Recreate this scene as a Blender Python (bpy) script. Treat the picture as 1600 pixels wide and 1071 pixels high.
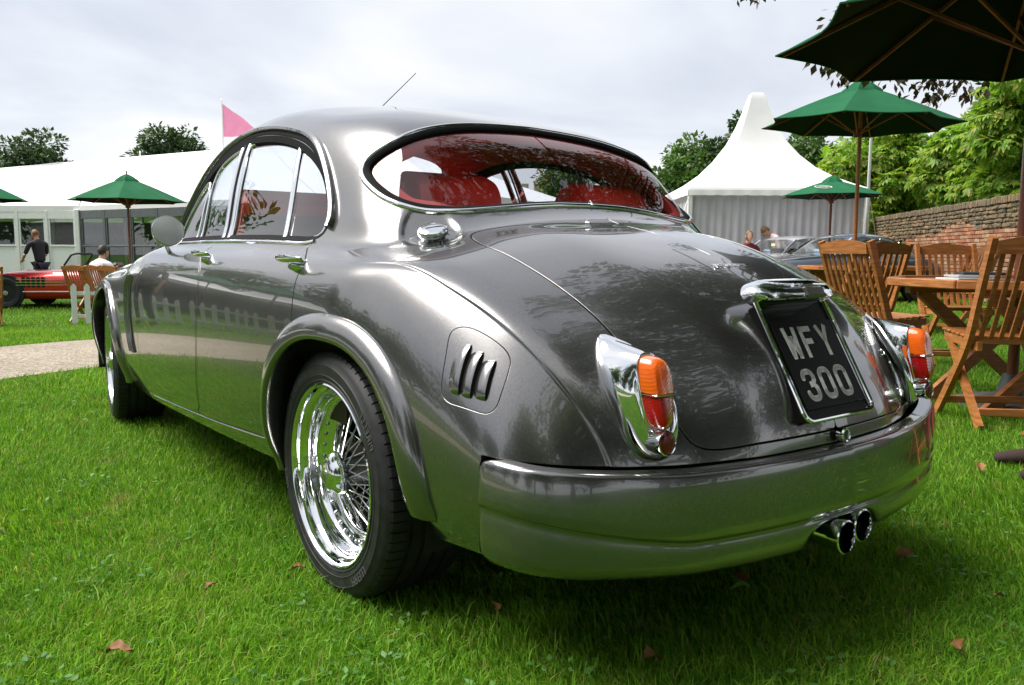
import bpy, math, random
import numpy as np
from mathutils import Vector, Matrix
from mathutils.bvhtree import BVHTree
random.seed(7); rng=np.random.default_rng(7)
for o in list(bpy.data.objects): bpy.data.objects.remove(o)
SC=bpy.context.scene; COL=SC.collection
# ---------------------------------------------------------------- camera
# frame of the place: camera stands at x=0,y=0 and looks along +y
CAMH=.8867; FPX=1253.95; PITCH=.1106; ROLL=.0052
cam=bpy.data.cameras.new('camera'); camo=bpy.data.objects.new('camera',cam); COL.objects.link(camo)
camo.location=(0,0,CAMH)
camo.matrix_world=Matrix.Translation((0,0,CAMH))@Matrix.Rotation(math.pi/2-PITCH,4,'X')@Matrix.Rotation(ROLL,4,'Z')
cam.sensor_width=36; cam.lens=36*FPX/1600; cam.clip_start=.05; cam.clip_end=3000
SC.camera=camo
# ---------------------------------------------------------------- sky, sun, exposure
SUN_AZ=math.radians(-84)   # measured from +y towards +x
SUN_EL=math.radians(57)
world=bpy.data.worlds.new('World'); SC.world=world; world.use_nodes=True
nt=world.node_tree; nt.nodes.clear()
def N(t,**k):
    n=nt.nodes.new(t)
    for a,b in k.items(): setattr(n,a,b)
    return n
def build_world():
    L=nt.links.new
    sky=N('ShaderNodeTexSky'); sky.sky_type='NISHITA'; sky.sun_disc=False
    sky.sun_elevation=SUN_EL; sky.sun_rotation=SUN_AZ; sky.dust_density=2.0; sky.air_density=1.0
    tc=N('ShaderNodeTexCoord'); sep=N('ShaderNodeSeparateXYZ'); L(tc.outputs['Generated'],sep.inputs[0])
    # flatten direction to a cloud deck: xy/(z+.12)
    ad=N('ShaderNodeMath',operation='ADD'); ad.inputs[1].default_value=.16; L(sep.outputs[2],ad.inputs[0])
    mx=N('ShaderNodeMath',operation='MAXIMUM'); mx.inputs[1].default_value=.05; L(ad.outputs[0],mx.inputs[0])
    dx=N('ShaderNodeMath',operation='DIVIDE'); dy=N('ShaderNodeMath',operation='DIVIDE')
    L(sep.outputs[0],dx.inputs[0]);L(mx.outputs[0],dx.inputs[1]);L(sep.outputs[1],dy.inputs[0]);L(mx.outputs[0],dy.inputs[1])
    cb=N('ShaderNodeCombineXYZ'); L(dx.outputs[0],cb.inputs[0]);L(dy.outputs[0],cb.inputs[1])
    n1=N('ShaderNodeTexNoise'); n1.inputs['Scale'].default_value=.75; n1.inputs['Detail'].default_value=7; n1.inputs['Roughness'].default_value=.5; n1.inputs['Distortion'].default_value=.35
    L(cb.outputs[0],n1.inputs['Vector'])
    r1=N('ShaderNodeValToRGB'); L(n1.outputs['Fac'],r1.inputs[0])
    e=r1.color_ramp.elements; e[0].position=.33; e[0].color=(5.7,6.2,7.1,1); e[1].position=.62; e[1].color=(9.3,9.35,9.45,1)
    x=e.new(.48); x.color=(7.5,7.85,8.5,1)
    # cloud cover leaves a little blue through
    mix=N('ShaderNodeMix',data_type='RGBA'); mix.inputs[0].default_value=.9
    L(sky.outputs[0],mix.inputs[6]); L(r1.outputs[0],mix.inputs[7])
    bg=N('ShaderNodeBackground'); bg.inputs[1].default_value=.083; L(mix.outputs[2],bg.inputs[0])
    out=N('ShaderNodeOutputWorld'); L(bg.outputs[0],out.inputs[0])
build_world()
sun=bpy.data.lights.new('sun','SUN'); sun.energy=4.6; sun.angle=math.radians(44); sun.color=(1,.96,.9)
suno=bpy.data.objects.new('sun',sun); COL.objects.link(suno)
sd_=Vector((math.sin(SUN_AZ)*math.cos(SUN_EL),math.cos(SUN_AZ)*math.cos(SUN_EL),math.sin(SUN_EL)))
suno.rotation_euler=sd_.to_track_quat('Z','Y').to_euler(); suno.location=sd_*30
SC.view_settings.view_transform='Standard'; SC.view_settings.look='None'; SC.view_settings.exposure=.52; SC.view_settings.gamma=1
# ---------------------------------------------------------------- material helpers
def srgb(r,g,b):
    f=lambda c:(c/255/12.92 if c/255<=.04045 else ((c/255+.055)/1.055)**2.4)
    return (f(r),f(g),f(b),1)
class Mat:
    def __init__(s,name):
        s.m=bpy.data.materials.new(name); s.m.use_nodes=True; s.t=s.m.node_tree; s.b=s.t.nodes['Principled BSDF']
        s.tc=None
    def n(s,t,**k):
        n=s.t.nodes.new(t)
        for a,b in k.items(): setattr(n,a,b)
        return n
    def l(s,a,b): s.t.links.new(a,b)
    def set(s,**k):
        for a,v in k.items():
            s.b.inputs[{'base':'Base Color','rough':'Roughness','metal':'Metallic','coat':'Coat Weight','coatr':'Coat Roughness','trans':'Transmission Weight','ior':'IOR','spec':'Specular IOR Level','sheen':'Sheen Weight','sss':'Subsurface Weight','alpha':'Alpha'}[a]].default_value=v
        return s
    def coord(s,kind='Object'):
        if s.tc is None: s.tc=s.n('ShaderNodeTexCoord')
        return s.tc.outputs[kind]
    def noise(s,scale,detail=3,rough=.5,vec=None,dist=0,stretch=None):
        n=s.n('ShaderNodeTexNoise'); n.inputs['Scale'].default_value=scale; n.inputs['Detail'].default_value=detail; n.inputs['Roughness'].default_value=rough; n.inputs['Distortion'].default_value=dist
        v=vec or s.coord()
        if stretch:
            mp=s.n('ShaderNodeMapping'); mp.inputs['Scale'].default_value=stretch; s.l(v,mp.inputs[0]); v=mp.outputs[0]
        s.l(v,n.inputs['Vector']); return n.outputs['Fac']
    def ramp(s,fac,stops,interp='LINEAR'):
        r=s.n('ShaderNodeValToRGB'); s.l(fac,r.inputs[0]); e=r.color_ramp.elements; r.color_ramp.interpolation=interp
        e[0].position,e[0].color=stops[0][0],(*stops[0][1][:3],1); e[1].position,e[1].color=stops[-1][0],(*stops[-1][1][:3],1)
        for p,c in stops[1:-1]: x=e.new(p); x.color=(*c[:3],1)
        return r.outputs[0]
    def mul(s,a,b,fac=1,mode='MULTIPLY'):
        m=s.n('ShaderNodeMix',data_type='RGBA',blend_type=mode); m.inputs[0].default_value=fac
        if hasattr(a,'links'): s.l(a,m.inputs[6])
        else: m.inputs[6].default_value=a
        if hasattr(b,'links'): s.l(b,m.inputs[7])
        else: m.inputs[7].default_value=b
        return m.outputs[2]
    def base(s,o): s.l(o,s.b.inputs['Base Color']); return s
    def bump(s,fac,strength=.3,dist=.01):
        b=s.n('ShaderNodeBump'); b.inputs['Strength'].default_value=strength; b.inputs['Distance'].default_value=dist
        s.l(fac,b.inputs['Height']); s.l(b.outputs[0],s.b.inputs['Normal']); return s
def simple(name,c,rough=.5,metal=0,var=.12,scale=8,bump=0,bscale=60,**k):
    m=Mat(name).set(rough=rough,metal=metal,**k)
    c=np.array(c[:3]); f=m.noise(scale,4)
    m.base(m.ramp(f,[(.3,tuple(c*(1-var))),(.7,tuple(np.minimum(c*(1+var),1)))]))
    if bump: m.bump(m.noise(bscale,4),bump,.004)
    return m.m
MT={}
def materials():
    m=Mat('gunmetal_paint').set(metal=.92,rough=.225,coat=1,coatr=.01); m.b.inputs['Coat IOR'].default_value=1.7
    v=m.n('ShaderNodeTexVoronoi'); v.inputs['Scale'].default_value=900; m.l(m.coord(),v.inputs['Vector'])
    m.base(m.ramp(v.outputs['Distance'],[(.0,(.31,.302,.30)),(.6,(.172,.166,.164)),(1,(.120,.116,.115))]))
    MT['paint']=m.m
    m=Mat('dark_body_underside').set(base=(.012,.012,.012,1),rough=.8); m.bump(m.noise(40),.3); MT['under']=m.m
    m=Mat('chrome').set(base=(.86,.87,.89,1),metal=1,rough=.04); m.l(m.ramp(m.noise(30,3),[(.3,(.025,)*3),(.8,(.07,)*3)]),m.b.inputs['Roughness']); MT['chrome']=m.m
    m=Mat('satin_steel').set(metal=1,rough=.25); m.base(m.ramp(m.noise(40),[(.3,(.45,.45,.47)),(.7,(.62,.62,.64))])); MT['steel']=m.m
    MT['rubber']=simple('black_rubber',(.014,.014,.015),.42,bump=.1)
    MT['matteblack']=simple('matte_black_seal',(.008,.008,.009),.8,spec=.1)
    m=Mat('tyre_rubber').set(rough=.5,spec=.35); m.base(m.ramp(m.noise(25,5),[(.3,(.012,.012,.013)),(.7,(.026,.026,.028))])); m.bump(m.noise(300),.15,.002); MT['tyre']=m.m
    def glass(name,tint,alpha,rough=0.0):
        # thin pane: mix of clear and mirror by fresnel
        mm=bpy.data.materials.new(name); mm.use_nodes=True; t=mm.node_tree; t.nodes.clear()
        o=t.nodes.new('ShaderNodeOutputMaterial'); tr=t.nodes.new('ShaderNodeBsdfTransparent'); tr.inputs[0].default_value=(*tint,1)
        gl=t.nodes.new('ShaderNodeBsdfGlossy'); gl.inputs['Roughness'].default_value=rough; gl.inputs[0].default_value=(1,1,1,1)
        lw=t.nodes.new('ShaderNodeLayerWeight'); pw=t.nodes.new('ShaderNodeMath'); pw.operation='POWER'; pw.inputs[1].default_value=4.2; t.links.new(lw.outputs['Facing'],pw.inputs[0])
        r0=((alpha-1)/(alpha+1))**2*1.6; fr=t.nodes.new('ShaderNodeMath'); fr.operation='MULTIPLY_ADD'; fr.inputs[1].default_value=1-r0; fr.inputs[2].default_value=r0; t.links.new(pw.outputs[0],fr.inputs[0])
        mx=t.nodes.new('ShaderNodeMixShader'); t.links.new(fr.outputs[0],mx.inputs[0]); t.links.new(tr.outputs[0],mx.inputs[1]); t.links.new(gl.outputs[0],mx.inputs[2]); t.links.new(mx.outputs[0],o.inputs[0]); return mm
    MT['glass']=glass('window_glass',(.70,.735,.80),1.6)
    MT['glass_rear']=glass('rear_screen_glass',(.95,.95,.95),1.5)
    MT['glass_clear']=glass('clear_glass',(.93,.95,.94),1.5)
    def lens(name,c):
        m=Mat(name).set(base=(*c,1),rough=.12,coat=.35,coatr=.02,sss=.0,trans=.35,ior=1.35)
        w=m.n('ShaderNodeTexWave',wave_type='RINGS',rings_direction='X'); w.inputs['Scale'].default_value=55; m.l(m.coord(),w.inputs[0]); m.bump(w.outputs['Fac'],.10,.002)
        m.b.inputs['Emission Color'].default_value=(*c,1); m.b.inputs['Emission Strength'].default_value=0; return m.m
    MT['amber']=lens('amber_lens',(1.0,.16,.008)); MT['red']=lens('red_lens',(.55,.006,.010)); MT['darkred']=lens('dark_red_reflector',(.22,.01,.02))
    MT['redleather']=simple('red_leather',(.86,.035,.025),.42,bump=.25,bscale=220,coat=.15)
    MT['redlining']=simple('red_headlining',(.30,.018,.018),.85,bump=.15)
    MT['blackleather']=simple('dark_leather',(.03,.012,.012),.5,bump=.2)
    MT['plate']=Mat('plate_black').set(base=(.006,.006,.006,1),rough=.2,spec=.12).m
    m=Mat('plate_silver').set(rough=.45); m.base(m.ramp(m.noise(90),[(.3,(.42,.42,.41)),(.7,(.50,.50,.49))])); MT['platesilver']=m.m
materials()
# ---------------------------------------------------------------- mesh helpers
def link(name,V,F,mat,parent=None,smooth=True,normals=None,angle=None):
    me=bpy.data.meshes.new(name)
    V=np.asarray(V,dtype=np.float32).reshape(-1,3)
    if isinstance(F,np.ndarray):
        k=F.shape[1]; me.vertices.add(len(V)); me.vertices.foreach_set('co',V.ravel())
        me.loops.add(F.size); me.loops.foreach_set('vertex_index',F.ravel().astype(np.int32))
        me.polygons.add(len(F)); me.polygons.foreach_set('loop_start',(np.arange(len(F))*k).astype(np.int32)); me.polygons.foreach_set('loop_total',np.full(len(F),k,np.int32)); me.update(calc_edges=True)
    else: me.from_pydata(V.tolist(),[],F)
    if smooth: me.polygons.foreach_set('use_smooth',np.ones(len(me.polygons),bool))
    for m in (mat if isinstance(mat,(list,tuple)) else [mat]): me.materials.append(m)
    me.validate(); me.update()
    if normals is not None and len(normals)==len(me.vertices): me.normals_split_custom_set_from_vertices([tuple(x) for x in normals])
    if angle is not None: me.set_sharp_from_angle(angle=angle)
    o=bpy.data.objects.new(name,me); COL.objects.link(o)
    if parent is not None: o.parent=parent
    return o
class MB:
    def __init__(s): s.V=[];s.F=[]
    def add(s,V,F,M=None):
        V=np.asarray(V,float).reshape(-1,3)
        if M is not None: A=np.array(M); V=V@A[:3,:3].T+A[:3,3]
        k=len(s.V); s.V+=V.tolist(); s.F+=[tuple(i+k for i in f) for f in (F.tolist() if isinstance(F,np.ndarray) else F)]; return s
    def box(s,c,d,M=None,bev=0):
        x,y,z=[q/2 for q in d]; cx,cy,cz=c
        if not bev:
            V=[(cx+a*x,cy+b*y,cz+e*z) for a in(-1,1) for b in(-1,1) for e in(-1,1)]
            return s.add(V,[(0,1,3,2),(4,6,7,5),(0,4,5,1),(2,3,7,6),(0,2,6,4),(1,5,7,3)],M)
        b=min(bev,x*.9,y*.9,z*.9); V=[];idx={}
        for sx in(-1,1):
            for sy in(-1,1):
                for sz in(-1,1):
                    for ax in range(3):
                        p=[sx*(x-b),sy*(y-b),sz*(z-b)]; p[ax]=(sx*x,sy*y,sz*z)[ax]
                        idx[(sx,sy,sz,ax)]=len(V); V.append((cx+p[0],cy+p[1],cz+p[2]))
        g=lambda a,b,c,k: idx[(a,b,c,k)]
        F=[]
        for q in(-1,1):
            F.append((g(q,-1,-1,0),g(q,1,-1,0),g(q,1,1,0),g(q,-1,1,0))[::q]); F.append((g(-1,q,-1,1),g(-1,q,1,1),g(1,q,1,1),g(1,q,-1,1))[::q]); F.append((g(-1,-1,q,2),g(1,-1,q,2),g(1,1,q,2),g(-1,1,q,2))[::q])
        for a in(-1,1):
            for c_ in(-1,1):
                F.append((g(a,c_,-1,0),g(a,c_,1,0),g(a,c_,1,1),g(a,c_,-1,1))); F.append((g(a,-1,c_,0),g(a,1,c_,0),g(a,1,c_,2),g(a,-1,c_,2))); F.append((g(-1,a,c_,1),g(1,a,c_,1),g(1,a,c_,2),g(-1,a,c_,2)))
                for e in(-1,1): F.append((g(a,c_,e,0),g(a,c_,e,1),g(a,c_,e,2)))
        return s.add(V,F,M)
    def bar(s,a,b,w,h,up=(0,0,1),bev=0):
        a=Vector(a);b=Vector(b);d=b-a;z=d.normalized();x=Vector(up).cross(z)
        if x.length<1e-4:x=Vector((1,0,0)).cross(z)
        x.normalize();y=z.cross(x); M=Matrix((x,y,z)).transposed().to_4x4(); M.translation=(a+b)/2
        return s.box((0,0,0),(w,h,d.length),M,bev)
    def tube(s,pts,r,n=8,closed=False,cap=True):
        P=np.asarray(pts,float);m=len(P); r=np.broadcast_to(r,(m,))
        T=np.gradient(P,axis=0) if not closed else (np.roll(P,-1,0)-np.roll(P,1,0))
        T/=np.linalg.norm(T,axis=1)[:,None]+1e-12
        up=np.array([0,0,1.]) if abs(T[0,2])<.9 else np.array([1.,0,0]); R=[];x=np.cross(up,T[0]);x/=np.linalg.norm(x)
        for i in range(m):
            x=x-T[i]*(x@T[i]); x/=np.linalg.norm(x)+1e-12; R.append((x.copy(),np.cross(T[i],x)))
        V=[];F=[]
        for i in range(m):
            for k in range(n):
                a=2*math.pi*k/n; V.append(P[i]+r[i]*(math.cos(a)*R[i][0]+math.sin(a)*R[i][1]))
        for i in range(m if closed else m-1):
            j=(i+1)%m
            for k in range(n): F.append((i*n+k,i*n+(k+1)%n,j*n+(k+1)%n,j*n+k))
        if cap and not closed: F+= [tuple(range(n))[::-1],tuple((m-1)*n+k for k in range(n))]
        return s.add(V,F)
    def lathe(s,prof,n=32,M=None,ax='z',closed=False):
        V=[];F=[];m=len(prof)
        for i in range(n):
            a=2*math.pi*i/n
            for (r,z) in prof:
                V.append({'z':(r*math.cos(a),r*math.sin(a),z),'y':(r*math.cos(a),z,r*math.sin(a)),'x':(z,r*math.cos(a),r*math.sin(a))}[ax])
        for i in range(n):
            j=(i+1)%n
            for k in range(m if closed else m-1): F.append((i*m+k,j*m+k,j*m+(k+1)%m,i*m+(k+1)%m))
        return s.add(V,F,M)
    def build(s,name,mat,parent=None,smooth=True,angle=.6):
        return link(name,s.V,s.F,mat,parent,smooth,None,angle if smooth else None)
def tag(o,label=None,cat=None,group=None,kind=None):
    for k,v in (('label',label),('category',cat),('group',group),('kind',kind)):
        if v: o[k]=v
    return o
def empty(name,loc=(0,0,0),rz=0,label=None,cat=None,group=None,scale=1):
    o=bpy.data.objects.new(name,None); COL.objects.link(o); o.location=loc; o.rotation_euler=(0,0,rz); o.scale=(scale,)*3; o.empty_display_size=.2
    return tag(o,label,cat,group)
KIDS=None
def copy_tree(o,parent=None):
    c=o.copy(); COL.objects.link(c)
    if parent is not None: c.parent=parent
    for ch in [x for x in bpy.data.objects if x.parent==o]: copy_tree(ch,c)
    return c
def catmull(P,k=8,closed=False):
    P=np.asarray(P,float);n=len(P);out=[]
    for i in range(n if closed else n-1):
        if closed: a,b,c,d=P[(i-1)%n],P[i],P[(i+1)%n],P[(i+2)%n]
        else: b,c=P[i],P[i+1]; a=P[i-1] if i else 2*b-c; d=P[i+2] if i+2<n else 2*c-b
        for j in range(k):
            t=j/k; out.append(.5*((2*b)+(-a+c)*t+(2*a-5*b+4*c-d)*t*t+(-a+3*b-3*c+d)*t**3))
    if not closed: out.append(P[-1])
    return np.array(out)
# control net of the half body: stations (front -> tail) x 18 rows (centreline -> sill)
ROWS=18
def tail(pts):
    ks=sorted(pts)
    NET.append([tuple(float(np.interp(j,ks,[pts[k][c] for k in ks])) for c in range(3)) for j in range(ROWS)])
def planar(u,vw): return [(u,v,w) for v,w in vw]
NET=[]
def st(u,c,vw): NET.append([( (u[i] if isinstance(u,(list,tuple)) else u),v,w) for i,(v,w) in enumerate(vw)])
def low(v0,lo=.25,hi=.86):  # side rows H2..M for planar stations
    return None
# front (hardly seen)
def front(u,wc,wb,v,wv,ws,lo):
    # wc centre bonnet height, wb valley, v max half width, wv crown height, ws shoulder, lo sill
    L=[(0,wc),(.13,wc-.004),(.26,wc-.015),(.36,wb+.008),(.43,wb),(.48,wb),(.53,(wb+wv)/2),(.58,wv-.006),(.63,wv),(.68,wv-.004),
       (.725*v/.83,wv-.02),(.765*v/.83,wv-.045),(.795*v/.83,ws),(v-.01,ws-.09),(v,ws-.22),(v-.008,.44),(v-.035,lo+.07),(v-.075,lo)]
    NET.append([(u,a,b) for a,b in L])
front(3.52,.50,.48,.66,.46,.42,.30)
front(3.50,.62,.60,.69,.57,.52,.28)
front(3.42,.76,.73,.73,.67,.62,.25)
front(3.22,.85,.81,.765,.755,.70,.22)
front(2.95,.90,.855,.79,.815,.765,.22)
front(2.60,.925,.88,.805,.855,.80,.23)
front(2.25,.945,.90,.818,.875,.815,.24)
def sec(u,g,s):
    # g greenhouse rows 0..8 ; s rows 9..17
    NET.append([(u,a,b) for a,b in g+s])
side=[(.755,.892),(.778,.876),(.797,.852),(.812,.815),(.826,.74),(.832,.62),(.822,.45),(.80,.33),(.765,.25)]
def sd(dv=0,dw=0,lo=.25):
    return [(a+dv,b+dw*max(0,(b-.3)/.5)+ (lo-.25)*(1 if b<.3 else 0)) for a,b in side]
sec(2.05,[(0,.965),(.13,.963),(.26,.955),(.38,.945),(.47,.935),(.54,.925),(.60,.915),(.65,.905),(.70,.897)],sd(-.004,-.004,.24))
sec(1.95,[(0,1.02),(.14,1.015),(.28,1.0),(.40,.975),(.49,.955),(.56,.938),(.62,.922),(.665,.912),(.71,.903)],sd(0,0,.24))
sec(1.82,[(0,1.145),(.15,1.14),(.29,1.12),(.41,1.09),(.50,1.055),(.57,1.01),(.63,.965),(.675,.925),(.715,.908)],sd(.002,0,.24))
sec(1.68,[(0,1.275),(.16,1.27),(.31,1.255),(.44,1.22),(.535,1.17),(.60,1.10),(.645,1.02),(.688,.94),(.717,.91)],sd(.003,0,.24))
sec(1.52,[(0,1.37),(.17,1.365),(.33,1.35),(.46,1.32),(.545,1.265),(.60,1.18),(.645,1.06),(.69,.955),(.719,.91)],sd(.004,0,.245))
sec(1.25,[(0,1.425),(.18,1.42),(.35,1.40),(.475,1.365),(.555,1.31),(.605,1.22),(.648,1.08),(.69,.965),(.72,.91)],sd(.005,0,.25))
sec(.95,[(0,1.445),(.18,1.44),(.36,1.42),(.485,1.38),(.56,1.325),(.608,1.225),(.65,1.085),(.69,.965),(.72,.91)],sd(.004,-.003,.255))
sec(.70,[(0,1.415),(.18,1.413),(.36,1.40),(.485,1.365),(.56,1.31),(.61,1.215),(.65,1.08),(.69,.96),(.72,.908)],sd(0,-.005,.26))
sec(.50,[(0,1.375),(.18,1.375),(.36,1.365),(.485,1.335),(.56,1.285),(.612,1.19),(.65,1.07),(.688,.955),(.719,.905)],sd(-.004,-.007,.265))
sec(.34,[(0,1.335),(.18,1.335),(.36,1.33),(.485,1.30),(.56,1.245),(.612,1.15),(.648,1.04),(.684,.942),(.717,.901)],sd(-.01,-.01,.27))
sec(.20,[(0,1.30),(.18,1.30),(.36,1.295),(.485,1.26),(.558,1.195),(.61,1.10),(.643,1.005),(.678,.93),(.713,.896)],sd(-.015,-.013,.27))
sec(.09,[(0,1.24),(.18,1.235),(.36,1.222),(.48,1.18),(.552,1.11),(.603,1.025),(.636,.965),(.67,.918),(.708,.893)],sd(-.019,-.015,.27))
sec(-.01,[(0,1.145),(.18,1.142),(.35,1.12),(.465,1.075),(.54,1.02),(.59,.968),(.628,.933),(.663,.908),(.70,.89)],sd(-.024,-.018,.27))
sec(-.10,[(0,1.045),(.17,1.037),(.335,1.01),(.445,.975),(.525,.945),(.58,.928),(.62,.913),(.655,.90),(.693,.886)],sd(-.028,-.02,.27))
sec(-.20,[(0,.975),(.15,.972),(.30,.960),(.40,.946),(.475,.932),(.535,.918),(.59,.906),(.64,.895),(.687,.882)],
    [(.683,.877),(.703,.871),(.718,.863),(.735,.843),(.765,.79),(.793,.69),(.797,.5),(.775,.34),(.735,.27)])
NET[-1]=[(u,v-(.02 if 5<=k<=8 else 0),w) for k,(u,v,w) in enumerate(NET[-1])]
tail({0:(-.36,0,.953),2:(-.36,.29,.946),5:(-.35,.50,.905),8:(-.34,.635,.875),9:(-.335,.668,.865),10:(-.33,.692,.855),11:(-.33,.71,.845),12:(-.33,.722,.822),13:(-.33,.752,.765),14:(-.33,.785,.66),15:(-.33,.793,.48),16:(-.33,.77,.34),17:(-.33,.735,.27)})
tail({0:(-.53,0,.906),2:(-.52,.28,.895),5:(-.49,.49,.852),8:(-.47,.61,.833),9:(-.46,.648,.824),10:(-.455,.675,.814),11:(-.45,.695,.803),12:(-.45,.709,.775),13:(-.45,.74,.71),14:(-.45,.775,.61),15:(-.45,.785,.46),16:(-.45,.77,.35),17:(-.45,.735,.27)})
tail({0:(-.68,0,.845),2:(-.67,.265,.83),5:(-.63,.465,.792),8:(-.595,.58,.772),9:(-.585,.615,.767),10:(-.577,.645,.76),11:(-.57,.668,.748),12:(-.565,.687,.718),13:(-.56,.725,.655),14:(-.56,.765,.565),15:(-.56,.775,.44),16:(-.56,.76,.35),17:(-.56,.73,.28)})
tail({0:(-.80,0,.765),2:(-.785,.255,.75),5:(-.745,.44,.72),8:(-.705,.55,.702),9:(-.695,.587,.698),10:(-.688,.618,.69),11:(-.68,.643,.676),12:(-.672,.668,.648),13:(-.665,.71,.595),14:(-.66,.75,.52),15:(-.655,.762,.43),16:(-.655,.75,.35),17:(-.65,.72,.28)})
tail({0:(-.88,0,.665),2:(-.865,.245,.65),5:(-.82,.42,.62),8:(-.785,.52,.61),9:(-.777,.553,.606),10:(-.77,.583,.60),11:(-.76,.61,.587),12:(-.75,.64,.565),13:(-.738,.68,.528),14:(-.728,.72,.47),15:(-.72,.735,.40),16:(-.72,.725,.34),17:(-.70,.70,.28)})
tail({0:(-.925,0,.56),2:(-.91,.24,.55),5:(-.87,.40,.53),8:(-.84,.485,.52),9:(-.83,.52,.517),10:(-.82,.55,.513),11:(-.81,.582,.505),12:(-.797,.615,.49),13:(-.785,.65,.465),14:(-.772,.68,.42),15:(-.765,.69,.37),16:(-.76,.68,.33),17:(-.74,.66,.28)})
tail({0:(-.945,0,.46),2:(-.93,.24,.455),5:(-.895,.39,.44),8:(-.865,.48,.43),10:(-.84,.55,.425),12:(-.815,.60,.41),13:(-.80,.63,.39),15:(-.785,.65,.35),17:(-.76,.63,.28)})
tail({0:(-.945,0,.35),2:(-.93,.24,.35),5:(-.895,.39,.345),8:(-.86,.475,.34),12:(-.81,.60,.335),15:(-.78,.62,.31),17:(-.75,.61,.27)})
tail({0:(-.90,0,.22),2:(-.885,.24,.22),5:(-.85,.37,.22),8:(-.82,.46,.22),12:(-.77,.57,.22),15:(-.74,.59,.22),17:(-.72,.58,.22)})
# ADJ
for k,row in enumerate(NET):
    u=row[0][0]
    out=[]
    for j,(a,b,c) in enumerate(row):
        if .45<u<.8 and 2<=j<=3: c-=.012
        if -.05<u<.12 and 3<=j<=6: b+=.012;c+=.022
        if .9<u<1.7 and 3<=j<=6: b+=.018; c+=(.01 if j in(3,4) else 0)
        if u>1.9 and 6<=j<=12: c-=.016
        if u>1.9 and 6<=j<=12 and u<2.7: c-=.006
        out.append((a,b,c))
    NET[k]=out
NET=np.array(NET)
def bs(n_ctrl,t):
    """uniform clamped-ish cubic B-spline basis rows for parameter t in 0..n-1 with reflected end points"""
    t=np.clip(np.asarray(t,float),0,n_ctrl-1-1e-9); k=np.floor(t).astype(int); f=t-k
    b=np.stack([(1-f)**3,3*f**3-6*f**2+4,-3*f**3+3*f**2+3*f+1,f**3],1)/6
    M=np.zeros((len(t),n_ctrl+2))
    for i in range(4): M[np.arange(len(t)),k+i]+=b[:,i]
    return M
def ext(Pn,sym):
    # Pn (S,R,3): phantom rows. centreline mirror on row axis, linear elsewhere
    a=Pn[:,1:2,:]*np.array([1,-1,1]); z=2*Pn[:,-1:]-Pn[:,-2:-1]
    Pn=np.concatenate([a,Pn,z],1)
    a=2*Pn[:1]-Pn[1:2]; z=2*Pn[-1:]-Pn[-2:-1]
    return np.concatenate([a,Pn,z],0)
EX=ext(NET,True)
NS,NR=NET.shape[:2]
def ev(s,t):
    A=bs(NS,s);B=bs(NR,t)
    return np.einsum('ni,ijc,nj->nc',A,EX,B)
def grid(ns,nt):
    s=np.linspace(0,NS-1,ns);t=np.linspace(0,NR-1,nt)
    A=bs(NS,s);B=bs(NR,t)
    return s,t,np.einsum('ai,ijc,bj->abc',A,EX,B)
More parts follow.
